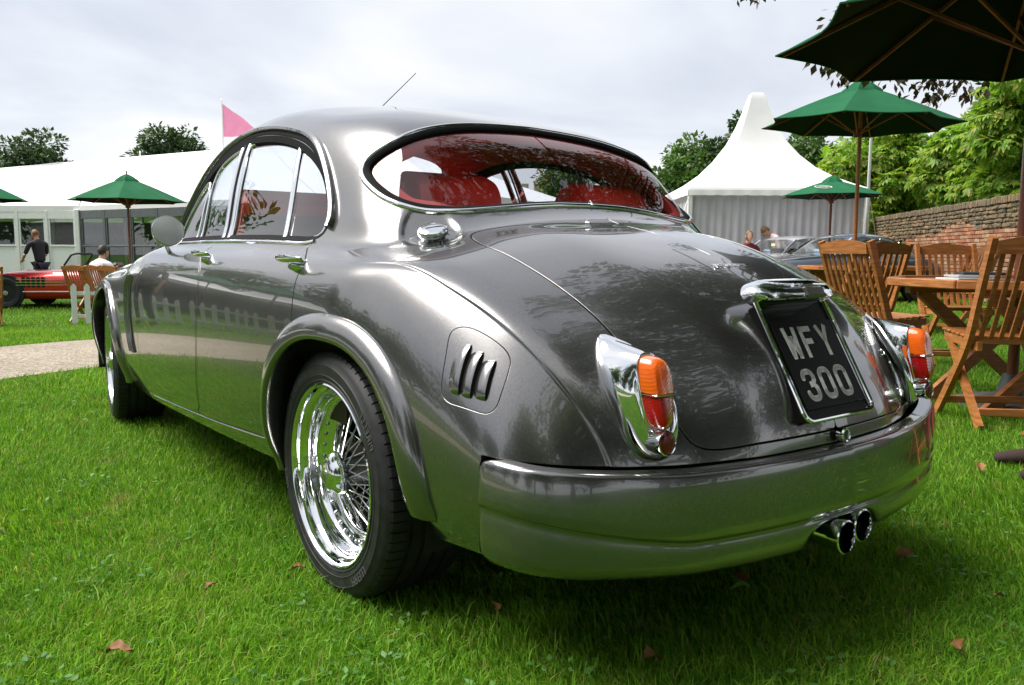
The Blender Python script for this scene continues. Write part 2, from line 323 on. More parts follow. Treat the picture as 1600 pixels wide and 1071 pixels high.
# ================================================================ THE GREY SALOON
# car frame: x forward from the rear axle, y to its left, z up
class Patch:
    """mesh piece with positions, normals and (s,t) surface coordinates"""
    def __init__(s,V,Nn,P,F): s.V,s.N,s.P,s.F=V,Nn,P,F
    def clip(s,f,neg=True):
        """keep the part where f<0 (neg) or f>0"""
        g=f if neg else -f
        ins=g<0; V=[];NN=[];PP=[];mp={};F=[];nv=len(s.V); newE={}
        allin=[];extraV=[];extraN=[];extraP=[]
        for face in s.F:
            c=sum(ins[i] for i in face)
            if c==0: continue
            if c==len(face): allin.append(face); continue
            out=[]
            for a,b in zip(face,face[1:]+face[:1]):
                if ins[a]: out.append(a)
                if ins[a]!=ins[b]:
                    key=(a,b) if a<b else (b,a)
                    if key not in newE:
                        i,j=key; t=g[i]/(g[i]-g[j]); t=min(max(t,1e-4),1-1e-4)
                        newE[key]=nv+len(extraV); extraV.append(s.V[i]*(1-t)+s.V[j]*t); extraN.append(s.N[i]*(1-t)+s.N[j]*t); extraP.append(s.P[i]*(1-t)+s.P[j]*t)
                    out.append(newE[key])
            if len(out)>=3: allin.append(tuple(out))
        V=np.vstack([s.V]+([np.array(extraV)] if extraV else [])); Nn=np.vstack([s.N]+([np.array(extraN)] if extraN else [])); P=np.vstack([s.P]+([np.array(extraP)] if extraP else []))
        used=np.zeros(len(V),bool)
        for fc in allin:
            for i in fc: used[i]=True
        idx=np.cumsum(used)-1
        return Patch(V[used],Nn[used],P[used],[tuple(int(idx[i]) for i in fc) for fc in allin])
    def offset(s,d): return Patch(s.V+s.N*np.reshape(d,(-1,1)),s.N,s.P,s.F)
    def mirror(s):
        k=np.array([1,-1,1]); return Patch(s.V*k,s.N*k,s.P.copy(),[f[::-1] for f in s.F])
    def join(s,o):
        n=len(s.V); return Patch(np.vstack([s.V,o.V]),np.vstack([s.N,o.N]),np.vstack([s.P,o.P]),s.F+[tuple(i+n for i in f) for f in o.F])
    def both(s):
        """join with own mirror image, welded along the centre line"""
        o=s.mirror(); n=len(s.V); key={}
        mp=np.arange(n)+n; c=np.abs(s.V[:,1])<1e-5
        mp[c]=np.nonzero(c)[0]
        F=s.F+[tuple(int(mp[i]) for i in f) for f in o.F]
        return Patch(np.vstack([s.V,o.V]),np.vstack([s.N,o.N]),np.vstack([s.P,o.P]),F)
    def loops(s):
        E={}
        for f in s.F:
            for a,b in zip(f,f[1:]+f[:1]): E[(a,b)]=1
        nx={}
        for (a,b) in E:
            if (b,a) not in E: nx.setdefault(a,[]).append(b)
        L=[]
        while nx:
            a=next(iter(nx)); lp=[a]
            while True:
                if lp[-1] not in nx: break
                b=nx[lp[-1]].pop()
                if not nx[lp[-1]]: del nx[lp[-1]]
                if b==lp[0]: break
                lp.append(b)
            if len(lp)>3: L.append(lp)
        return L
def flange(p,depth=.014,rnd=.0012,minlen=.05,skip=None):
    """turned-in edge round every border of the piece"""
    V=[];Nn=[];F=[]
    for lp in p.loops():
        P=p.V[lp]; Nr=p.N[lp]; m=len(lp)
        T=np.roll(P,-1,0)-np.roll(P,1,0); T/=np.linalg.norm(T,axis=1)[:,None]+1e-9
        O=np.cross(T,Nr); O/=np.linalg.norm(O,axis=1)[:,None]+1e-9
        for _ in range(2): O=(np.roll(O,1,0)+O+np.roll(O,-1,0))/3
        O/=np.linalg.norm(O,axis=1)[:,None]+1e-9
        k=len(V)
        rings=[(P,Nr),(P+O*rnd*.7-Nr*rnd*.3,Nr+O),(P+O*rnd-Nr*rnd,O),(P+O*rnd*.8-Nr*depth,O)]
        base=sum(len(v) for v in V)
        for a,b in rings: V.append(a); Nn.append(b/(np.linalg.norm(b,axis=1)[:,None]+1e-9))
        for r in range(3):
            for i in range(m):
                j=(i+1)%m
                if skip is not None and skip(P[i]) and skip(P[j]): continue
                F.append((base+r*m+i,base+(r+1)*m+i,base+(r+1)*m+j,base+r*m+j))
    if not F: return p
    V=np.vstack(V);Nn=np.vstack(Nn)
    return p.join(Patch(V,Nn,np.zeros((len(V),2)),F))
def resample(P,n,closed=True,smooth=3):
    P=np.asarray(P)
    Q=np.vstack([P,P[:1]]) if closed else P
    d=np.r_[0,np.cumsum(np.linalg.norm(np.diff(Q,axis=0),axis=1))]
    t=np.linspace(0,d[-1],n+1)[:-1] if closed else np.linspace(0,d[-1],n)
    R=np.c_[[np.interp(t,d,Q[:,k]) for k in range(3)]].T
    for _ in range(smooth):
        if closed: R=(np.roll(R,1,0)+2*R+np.roll(R,-1,0))/4
        else: R[1:-1]=(R[:-2]+2*R[1:-1]+R[2:])/4
    return R
def sweep(P,Nr,prof,closed=True,capends=True):
    """prof: list of (a,b): a along outward-in-surface, b along the surface normal"""
    P=np.asarray(P);m=len(P)
    if closed: T=np.roll(P,-1,0)-np.roll(P,1,0)
    else: T=np.gradient(P,axis=0)
    T/=np.linalg.norm(T,axis=1)[:,None]+1e-9
    O=np.cross(T,Nr);O/=np.linalg.norm(O,axis=1)[:,None]+1e-9
    k=len(prof);V=[]
    for a,b in prof: V.append(P+O*np.reshape(a,(-1,1))+Nr*np.reshape(b,(-1,1)))
    V=np.array(V).transpose(1,0,2).reshape(-1,3);F=[]
    for i in range(m if closed else m-1):
        j=(i+1)%m
        for q in range(k): F.append((i*k+q,i*k+(q+1)%k,j*k+(q+1)%k,j*k+q))
    if not closed and capends: F+=[tuple(range(k))[::-1],tuple((m-1)*k+q for q in range(k))]
    return V,F
def rprof(w,h,b0=0,n=8,a0=0):
    """half-round strip profile w wide, h proud"""
    return [(a0+w/2*math.cos(x),b0+h*math.sin(x)) for x in np.linspace(0,math.pi,n)]+[(a0-w/2,b0-.004),(a0+w/2,b0-.004)]
GN,GT=560,216
sg,tg,G0=grid(GN,GT)
# feature line along the wing: the surface rolls under a soft crease
def crease_off(s,t):
    fade=np.clip((s-19.2)/3.2,0,1); fade=fade*fade*(3-2*fade)*np.clip((29.5-s)/2.5,0,1)
    tc=np.interp(s,[17,18.4,21,22.7,24.9,26.8,29],[8.1,8.6,10.2,10.75,10.95,11.0,11.05])
    x=t-tc
    return -.0042*fade*np.where(x<0,np.exp(-(x/.16)**2),np.exp(-(x/1.2)**2))
def surf_pts(s,t):
    P=ev(s,t); e=1e-3
    Ps=ev(s+e,t)-ev(np.maximum(s-e,0),t); Pt=ev(s,np.minimum(t+e,NR-1))-ev(s,t-e*(t>e))
    n=np.cross(Ps,Pt); n/=np.linalg.norm(n,axis=1)[:,None]+1e-12
    return P,n
def orient(P,n):
    c=n[:,1]*P[:,1]+n[:,2]*(P[:,2]-.5)*1.0+n[:,0]*(P[:,0]-1.2)*.3
    return n if np.mean(c)>0 else -n
SS,TT=np.meshgrid(sg,tg,indexing='ij')
off=crease_off(SS,TT)
def gridnormals(G):
    Gs=np.gradient(G,axis=0);Gt=np.gradient(G,axis=1)
    Gt[:,0]=[0,1,0]  # mirror symmetry
    n=np.cross(Gs,Gt);n/=np.linalg.norm(n,axis=2)[:,:,None]+1e-12
    if n[200,100,1]*1+n[200,100,2]*.2<0:n=-n
    return n
NN0=gridnormals(G0)
dish=((G0[...,0]+.122)/.095)**2+((G0[...,1]-.545)/.080)**2
off=off-.010*np.clip(1-dish,0,1)**.5*(TT<9)*(SS>18.5)*np.clip((1-dish)*3,0,1)
G1=G0+NN0*off[...,None]
NN1=gridnormals(G1)
idx=np.arange(GN*GT).reshape(GN,GT)
quads=np.stack([idx[:-1,:-1],idx[:-1,1:],idx[1:,1:],idx[1:,:-1]],-1).reshape(-1,4)
# orientation check
q=quads[len(quads)//2]; fn=np.cross(G1.reshape(-1,3)[q[1]]-G1.reshape(-1,3)[q[0]],G1.reshape(-1,3)[q[3]]-G1.reshape(-1,3)[q[0]])
if fn@NN1.reshape(-1,3)[q[0]]<0: quads=quads[:,::-1]
G1[:,0,1]=0
HALF=Patch(G1.reshape(-1,3).copy(),NN1.reshape(-1,3).copy(),np.c_[SS.ravel(),TT.ravel()],[tuple(x) for x in quads.tolist()])
def at(s,t):
    """3-D point and normal at surface coordinates (bilinear on the fine grid)"""
    s=np.atleast_1d(np.asarray(s,float));t=np.atleast_1d(np.asarray(t,float))
    a=np.clip(s/(NS-1)*(GN-1),0,GN-1.001);b=np.clip(t/(NR-1)*(GT-1),0,GT-1.001);i=a.astype(int);j=b.astype(int);fa=(a-i)[:,None];fb=(b-j)[:,None]
    def bl(A): return A[i,j]*(1-fa)*(1-fb)+A[i+1,j]*fa*(1-fb)+A[i,j+1]*(1-fa)*fb+A[i+1,j+1]*fa*fb
    n=bl(NN1);n/=np.linalg.norm(n,axis=1)[:,None]
    return bl(G1),n
def inpoly(P,poly):
    x,y=P[:,0],P[:,1];r=np.zeros(len(P),bool);n=len(poly)
    for i in range(n):
        x1,y1=poly[i];x2,y2=poly[(i+1)%n]
        if y1==y2: continue
        c=((y1>y)!=(y2>y))&(x<(x2-x1)*(y-y1)/(y2-y1)+x1); r^=c
    return r
def field(p,poly,closed=True,k=1,smooth=True):
    """signed 3-D distance to a closed curve given in (s,t); negative inside"""
    D=catmull(poly,6,True) if smooth else densify(poly)
    Q,_=at(D[:,0],D[:,1])
    lo=D.min(0)-1.2;hi=D.max(0)+1.2
    m=np.all((p.P>=lo)&(p.P<=hi),1)
    out=np.full(len(p.V),.5); X=p.V[m]; d=np.full(len(X),9.)
    A=Q;B=np.roll(Q,-1,0)
    for a,b in zip(A,B):
        ab=b-a;L=ab@ab
        if L<1e-12: continue
        u=np.clip(((X-a)@ab)/L,0,1);d=np.minimum(d,np.linalg.norm(X-(a+u[:,None]*ab),axis=1))
    s=inpoly(p.P[m],D);out[m]=np.where(s,-d,d);return out
def densify(poly,k=8,r=0):
    P=np.asarray(poly,float);o=[]
    for a,b in zip(P,np.roll(P,-1,0)):
        for j in range(k): o.append(a+(b-a)*j/k)
    return np.array(o)
def rounded(poly,r=.25,k=5):
    """round the corners of an (s,t) polygon: r is the fraction of each side"""
    P=np.asarray(poly,float);o=[];n=len(P)
    for i in range(n):
        a,b,c=P[i-1],P[i],P[(i+1)%n]; p=b+(a-b)*r;q=b+(c-b)*r
        for j in range(k+1):
            t=j/k;o.append((1-t)**2*p+2*t*(1-t)*b+t*t*q)
    return densify(o,2)
def outline(poly,n,smooth=True,sm=3):
    D=catmull(poly,8,True) if smooth else np.asarray(poly)
    Q,_=at(D[:,0],D[:,1]); 
    d=np.r_[0,np.cumsum(np.linalg.norm(np.diff(np.vstack([Q,Q[:1]]),axis=0),axis=1))]; t=np.linspace(0,d[-1],n+1)[:-1]
    DD=np.vstack([D,D[:1]]);S=np.c_[np.interp(t,d,DD[:,0]),np.interp(t,d,DD[:,1])]
    for _ in range(sm): S=(np.roll(S,1,0)+2*S+np.roll(S,-1,0))/4
    return S
def line(poly,n):
    D=catmull(poly,8); Q,_=at(D[:,0],D[:,1]); d=np.r_[0,np.cumsum(np.linalg.norm(np.diff(Q,axis=0),axis=1))]; t=np.linspace(0,d[-1],n)
    return np.c_[np.interp(t,d,D[:,0]),np.interp(t,d,D[:,1])]
CAR=empty('classic_saloon_car',(.153,2.488,0),math.radians(127.36),'large gunmetal grey classic saloon in the foreground, with wire wheels and red seats','car')
def put(name,p,mat,parent=CAR,norm=True): return link(name,p.V,p.F,mat,parent,True,p.N if norm else None)
def two(name,p,mat,parent=CAR):
    a=put(name,p,mat,parent); b=put(name,p.mirror(),mat,parent); return a,b
def st_of_vw(v,w,srange=(14.5,21.8),tmax=8.2):
    """surface coordinates of the rear-facing point with given lateral and height position"""
    m=(SS>=srange[0])&(SS<=srange[1])&(TT<=tmax); X=np.c_[G1[...,1][m],G1[...,2][m]]; S=np.c_[SS[m],TT[m]]; o=[]
    for a,b in zip(v,w):
        d=np.hypot(X[:,0]-a,X[:,1]-b);k=np.argsort(d)[:4];wt=1/(d[k]+1e-6);o.append((S[k]*wt[:,None]).sum(0)/wt.sum())
    return np.array(o)
# ---- curves on the body, in surface coordinates
GAP=.0028
rw_c=np.linspace(-math.pi/2,math.pi/2,60); c_,s_=np.cos(rw_c),np.sin(rw_c)
rw_v=.600*np.abs(c_)**.42; rw_w=1.155+.126*np.sign(s_)*np.abs(s_)**.72-.245*rw_v**2*np.where(s_<0,.85,1.0)
RW_H=st_of_vw(rw_v,rw_w)           # half outline bottom centre -> top centre
RW_H[0,1]=RW_H[-1,1]=0
for _ in range(3): RW_H[1:-1]=(RW_H[:-2]+2*RW_H[1:-1]+RW_H[2:])/4
RW=np.vstack([RW_H,RW_H[::-1]*np.array([1,-1])])
RW=np.vstack([RW_H,[[RW_H[-1,0],-1.5],[RW_H[0,0],-1.5]]])
WS=np.array([(8.15,-1.5),(8.15,0),(8.2,1.5),(8.35,3),(8.6,4.2),(8.85,5.2),(9.2,5.35),(10.1,4.4),(10.9,3.7),(11.15,3.0),(11.25,2),(11.3,0),(11.3,-1.5)])
DLO=np.array([(9.75,7.45),(11.0,7.62),(12.5,7.66),(14.0,7.66),(15.6,7.63),(16.35,7.52),(16.75,7.2),(16.84,6.6),(16.55,5.9),(16.0,5.25),(15.3,4.88),(14.6,4.62),(13.8,4.42),(13.0,4.33),(12.4,4.33),(11.8,4.5),(11.2,4.78),(10.6,5.2),(10.0,5.9),(9.6,6.8)])
BOOT=np.array([(21.32,-1.5),(21.32,0),(21.20,1),(21.05,2),(20.9,3.0),(20.88,3.8),(21.15,4.5),(21.7,5.15),(22.4,5.33),(23.2,5.42),(23.9,5.62),(24.6,5.85),(25.2,6.0),(25.9,5.95),(26.6,5.78),(27.05,5.45),(27.3,4.8),(27.42,3.8),(27.47,2.4),(27.52,1.2),(27.55,0),(27.55,-1.5)])
RDOOR=np.array([(16.35,7.3),(16.55,8.0),(16.78,8.62),(17.1,9.6),(17.31,10.7),(17.33,12.0),(17.4,13.1),(17.45,13.9),(17.0,15.0),(16.35,15.85),(14.44,16.11),(12.62,16.38),(12.72,15.9),(12.90,15.0),(13.0,14.58),(13.12,13.3),(13.10,12.4),(13.02,11.48),(12.8,9.8),(12.62,8.3),(12.6,7.0),(14,7.0)])
FDOOR=np.array([(12.55,7.0),(12.57,8.3),(12.75,9.8),(12.97,11.48),(13.05,12.4),(13.07,13.3),(12.95,14.58),(12.85,15.0),(12.67,15.9),(12.57,16.38),(10.73,16.63),(8.9,16.75),(8.6,16.5),(8.75,15.3),(9.0,14.1),(9.1,12.09),(9.2,10.0),(9.4,8.4),(9.6,7.0)])
VENT=np.array([(23.28,12.62),(23.38,12.30),(23.6,12.02),(23.95,11.82),(24.35,11.72),(24.56,11.86),(24.66,12.2),(24.76,12.8),(24.80,13.2),(24.72,13.42),(24.55,13.56),(24.1,13.74),(23.72,13.86),(23.52,13.80),(23.45,13.6),(23.38,13.2)])
BONNET=np.array([(7.3,-1.5),(7.3,0),(7.2,3),(6.9,6.0),(6.4,7.0),(4,7.2),(2.4,6.8),(1.2,5.5),(.9,3),(.8,0),(.8,-1.5)])
def arch_field(p,cu,cw,ru_b,ru_f,rw_,lo=14):
    x=(p.V[:,0]-cu);z=(p.V[:,2]-cw);r=np.where(x<0,ru_b,ru_f)
    e=2.2
    zz=np.maximum(z,0)
    f=((np.abs(x)/r)**e+(zz/rw_)**e)**(1/e)-1
    return np.where((p.P[:,1]>9.5),f*rw_,1.0)
def build_body():
    p=HALF
    p=p.clip(arch_field(p,-.03,.31,.400,.365,.372),False)
    p=p.clip(arch_field(p,2.727,.31,.41,.41,.40),False)
    # rear screen
    f=field(p,RW,smooth=False); glass=p.clip(f+.004); p=p.clip(f,False)
    put('rear_window',glass.offset(-.010).both(),MT['glass_rear'])
    f=field(p,WS); gl=p.clip(f); p=p.clip(f,False)
    wsr=put('windscreen',gl.offset(-.008).both(),MT['glass'])
    # boot lid
    f=field(p,BOOT); lid=p.clip(f+GAP); p=p.clip(f-GAP,False)
    global LID; LID=flange(lid.both()); globals()['BOOTOBJ']=put('boot_lid',LID,MT['paint'])
    f=field(p,BONNET); bon=p.clip(f+GAP); p=p.clip(f-GAP,False)
    put('bonnet',flange(bon.both()),MT['paint'])
    # side windows
    f=field(p,DLO); side=p.clip(f); p=p.clip(f,False)
    panes(side)
    # doors
    f=field(p,RDOOR); d=p.clip(f+GAP); p=p.clip(f-GAP,False); rd=two('rear_door',flange(d),MT['paint'])
    f=field(p,FDOOR); d=p.clip(f+GAP); p=p.clip(f-GAP,False); fd=two('front_door',flange(d),MT['paint'])
    f=field(p,VENT); d=p.clip(f+.0016); p=p.clip(f-.0016,False); vp=two('vent_panel',flange(d),MT['paint'])
    globals()['DOORS']=(rd,fd,vp)
    y_=np.abs(p.V[:,1]); wt=.474+.021*np.clip((y_-.45)/.31,0,1)**1.3+.004
    fb=np.maximum(p.V[:,2]-wt,p.V[:,0]+.636); p=p.clip(fb,False)
    p=flange(p.both())
    put('body',p,MT['paint'])
def louvred(p):
    """three raised louvres pressed into the panel"""
    d=np.zeros(len(p.V))
    LV=[((23.78,12.42),(23.94,13.62)),((24.08,12.34),(24.24,13.50)),((24.38,12.26),(24.56,13.30))]
    for a,b in LV:
        A,_=at(*a);B,_=at(*b);A=A[0];B=B[0];ab=B-A;L=np.linalg.norm(ab);e=ab/L
        fw=np.array([1,0,0])-e*e[0];fw/=np.linalg.norm(fw)
        X=p.V-A;l=X@e;x=X@fw  # x>0 toward the front; opening faces the rear (x<0)
        le=np.clip(np.minimum(l+.004,L+.004-l)/.02,0,1);le=np.sqrt(1-(1-le)**2)
        r=np.where((x>-.000)&(x<.032),np.cos(np.clip(x/.032,0,1)*math.pi/2)**.8,0)
        d=np.maximum(d,.013*le*r)
    return Patch(p.V+p.N*d[:,None],p.N,p.P,p.F)
def panes(side):
    """glass panes and chrome frames of the side windows"""
    # divide: quarter vent | front window | B post | rear window | bar | rear quarter
    def cut(p,a,b,w0,w1):   # keep between two slanted lines, a,b: (s,t) pairs
        return p
    S,T=side.P[:,0],side.P[:,1]
    posts={'vent':((11.62,7.6),(11.50,4.7)),'b':((12.80,7.6),(12.62,4.3)),'q':((15.17,7.6),(14.52,4.6))}
    def lf(p,k,dx=0):
        (s0,t0),(s1,t1)=posts[k]; return p.P[:,0]-(s0+(s1-s0)*(p.P[:,1]-t0)/(t1-t0))-dx
    g=side.offset(-.016)
    a=g.clip(lf(g,'vent')); r=g.clip(lf(g,'vent'),False); b=r.clip(lf(r,'b')); r=r.clip(lf(r,'b'),False); c=r.clip(lf(r,'q')); d=r.clip(lf(r,'q'),False)
    for n,pp in (('quarter_light',a),('front_door_window',b),('rear_door_window',c),('rear_quarter_window',d)): two(n,pp,MT['glass'])
    for mir in (0,1):
        def strip(name,poly,n,prof,mat,closed=False,inset=0.0,doff=0.0,par=CAR):
            S_=outline(poly,n) if closed else line(poly,n)
            P,Nr=at(S_[:,0],S_[:,1]); P=P+Nr*doff
            V,F=sweep(P,Nr,prof,closed)
            if mir: V=V*np.array([1,-1,1]);F=[f[::-1] for f in F]
            return link(name,V,F,mat,par,True,None,.7)
        # body-colour / rubber recess all round, then the chrome frame
        strip('window_rubber',DLO,240,[(-.0,.001),(-.022,-.006),(-.026,-.020),(-.006,-.030),(.002,-.012)],MT['matteblack'],True)
        # belt chrome
        strip('waist_trim',[(9.8,7.74),(11,7.80),(12.5,7.82),(14,7.82),(15.6,7.80),(16.3,7.72),(16.62,7.5)],90,rprof(.013,.006),MT['chrome'])
        # frames round each pane
        strip('rear_window_frame',[(12.98,7.45),(12.93,6.5),(12.84,5.3),(12.77,4.58),(13.2,4.48),(13.9,4.55),(14.5,4.73)],70,rprof(.012,.006,-.012),MT['chrome'])
        strip('quarter_frame',[(15.15,7.38),(16.0,7.36),(16.5,7.08),(16.6,6.6),(16.37,5.90),(15.85,5.32),(15.18,4.97),(14.55,4.75)],80,rprof(.011,.006,-.012),MT['chrome'])
        strip('window_bar',[(15.15,7.55),(14.95,6.6),(14.72,5.5),(14.56,4.75)],40,rprof(.024,.008,-.012),MT['chrome'])
        strip('b_post',[(12.92,7.62),(12.86,6.5),(12.78,5.4),(12.72,4.5)],40,rprof(.030,.008,-.010),MT['chrome'])
        strip('b_post',[(12.72,7.62),(12.64,6.5),(12.54,5.4),(12.47,4.55)],40,rprof(.030,.008,-.010),MT['chrome'])
        strip('post_gap',[(12.82,7.62),(12.75,6.5),(12.66,5.4),(12.6,4.5)],30,rprof(.006,.004,-.006),MT['rubber'])
        strip('front_window_frame',[(11.72,7.4),(11.66,6.4),(11.60,5.35),(11.72,4.84),(12.08,4.65),(12.42,4.58)],60,rprof(.012,.006,-.012),MT['chrome'])
        strip('quarter_light_frame',[(11.52,7.4),(11.47,6.4),(11.40,5.35),(11.1,5.15),(10.7,5.5),(10.25,6.2),(10.0,7.1),(10.3,7.4),(11.52,7.45)],70,rprof(.012,.006,-.012),MT['chrome'])
        # drip rail
        strip('drip_rail',[(9.25,7.5),(9.45,6.6),(9.9,5.65),(10.5,4.98),(11.2,4.50),(11.9,4.2),(12.6,4.05),(13.4,4.08),(14.2,4.22),(14.9,4.40),(15.5,4.68),(16.1,5.15),(16.6,5.72),(16.9,6.3),(16.95,6.75)],160,[(.010,-.004),(.013,.004),(.011,.013),(.004,.017),(-.006,.014),(-.011,.006),(-.010,-.004)],MT['paint'])
        strip('drip_rail_seal',[(9.4,7.4),(9.6,6.6),(10.05,5.75),(10.6,5.1),(11.25,4.65),(11.95,4.33),(12.6,4.2),(13.4,4.23),(14.2,4.38),(14.9,4.58),(15.5,4.86),(16.0,5.25),(16.45,5.78),(16.75,6.3),(16.82,6.7)],140,rprof(.026,.004,-.001),MT['matteblack'])
def rear_glass_trim():
    full=np.vstack([RW_H,(RW_H[::-1]*np.array([1,-1]))[1:-1]])
    P,Nr=at(RW_H[:,0],RW_H[:,1]); k=np.array([1,-1,1])
    P=np.vstack([P,(P[::-1]*k)[1:-1]]);Nr=np.vstack([Nr,(Nr[::-1]*k)[1:-1]])
    Q=resample(P,260,True,4);
    d=[np.argmin(((P-x)**2).sum(1)) for x in Q]; NQ=Nr[d]
    for _ in range(6): NQ=(np.roll(NQ,1,0)+NQ+np.roll(NQ,-1,0))/3
    NQ/=np.linalg.norm(NQ,axis=1)[:,None]
    T=np.roll(Q,-1,0)-np.roll(Q,1,0);O=np.cross(T,NQ); cen=Q.mean(0); sg_=1 if np.mean(np.sum(O*(Q-cen),1))>0 else -1
    f=lambda pr:[(a*sg_,b) for a,b in pr]
    V,F=sweep(Q,NQ,f(rprof(.017,.008,.0,a0=.006)));link('rear_window_trim',V,F,MT['chrome'],CAR,True,None,.7)
    V,F=sweep(Q,NQ,f([(-.001,.004),(-.012,.002),(-.018,-.004),(-.018,-.014),(.002,-.012)]));link('rear_window_seal',V,F,MT['matteblack'],CAR,True,None,.7)
    V,F=sweep(Q,NQ,f([(-.016,-.012),(-.034,-.018),(-.05,-.034),(-.02,-.05),(0,-.03)]));link('window_lining',V,F,MT['redlining'],CAR,True,None,.7)
    # joint clip in the middle
    m=MB(); m.box((0,0,0),(.012,.007,.022),Matrix.Translation(Vector(Q[0])+Vector(NQ[0])*.005)@Matrix.Rotation(.8,4,'Y'),.002); m.build('trim_joint',MT['chrome'],CAR)
build_body(); rear_glass_trim()
# ---------------------------------------------------------------- arches, wheels and fittings
def body_y(xs,zs):
    m=(TT.ravel()>10.5)&(TT.ravel()<17.01); X=G1.reshape(-1,3)[m]; out=[]
    for x,z in zip(xs,zs):
        d=(X[:,0]-x)**2+(X[:,2]-z)**2; k=np.argsort(d)[:3]; w=1/(d[k]+1e-5); out.append((X[k,1]*w).sum()/w.sum())
    return np.array(out)
def flare(cu,cw,rb,rf,rt,width,proud,z0b,z0f,name):
    """swept wing-edge extension; rb/rf/rt lip radii behind, ahead and above"""
    th=np.linspace(-.25,math.pi+.25,120) # 0 = rear
    def ring(dr,e=2.2):
        c,s=np.cos(th),np.sin(th); a=np.where(c>0,rb,rf)+dr; b=rt+dr
        r=1/((np.abs(c)/a)**e+(np.maximum(s,0)/b)**e)**(1/e); r=np.where(s<0,a/np.abs(c).clip(.5),r)
        return cu-r*c, cw+r*s
    x0,z0=ring(width); y0=body_y(x0,np.maximum(z0,.27)); 
    for _ in range(6): y0[1:-1]=(y0[:-2]+2*y0[1:-1]+y0[2:])/4
    sec_=[(1.0,-.004),(.985,.004),(.94,.010),(.84,.52*proud),(.66,.78*proud),(.44,.92*proud),(.22,proud),(.07,.98*proud),(.01,.84*proud),(-.02,.66*proud),(.0,.3*proud),(.05,-.02),(.2,-.06),(.3,-.12)]
    V=[]
    for f,pr in sec_:
        x,z=ring(width*f); V.append(np.c_[x,y0+pr,z])
    V=np.array(V).transpose(1,0,2)
    zlim=np.where(V[:,:,0]<cu,z0b,z0f)
    V[:,:,2]=np.maximum(V[:,:,2],zlim)
    n,k,_=V.shape;F=[(i*k+q,i*k+q+1,(i+1)*k+q+1,(i+1)*k+q) for i in range(n-1) for q in range(k-1)]
    V=V.reshape(-1,3)
    for mir in (0,1):
        VV=V*np.array([1,-1,1]) if mir else V
        link(name,VV,[f[::-1] for f in F] if not mir else F,MT['paint'],CAR,True)
flare(-.03,.325,.378,.342,.346,.066,.031,.318,.26,'wheel_arch_flare')
flare(2.727,.325,.385,.385,.370,.045,.020,.25,.25,'wheel_arch_flare')
def text_mesh(txt,size,extrude=.0,font_w=1):
    cu=bpy.data.curves.new('t','FONT'); cu.body=txt; cu.size=size; cu.extrude=extrude; cu.align_x='CENTER'; cu.align_y='CENTER'; cu.resolution_u=3
    o=bpy.data.objects.new('t',cu); COL.objects.link(o); dg=bpy.context.evaluated_depsgraph_get(); me=bpy.data.meshes.new_from_object(o.evaluated_get(dg))
    V=np.array([v.co[:] for v in me.vertices]); F=[tuple(p.vertices) for p in me.polygons]
    bpy.data.objects.remove(o); bpy.data.meshes.remove(me); return V,F
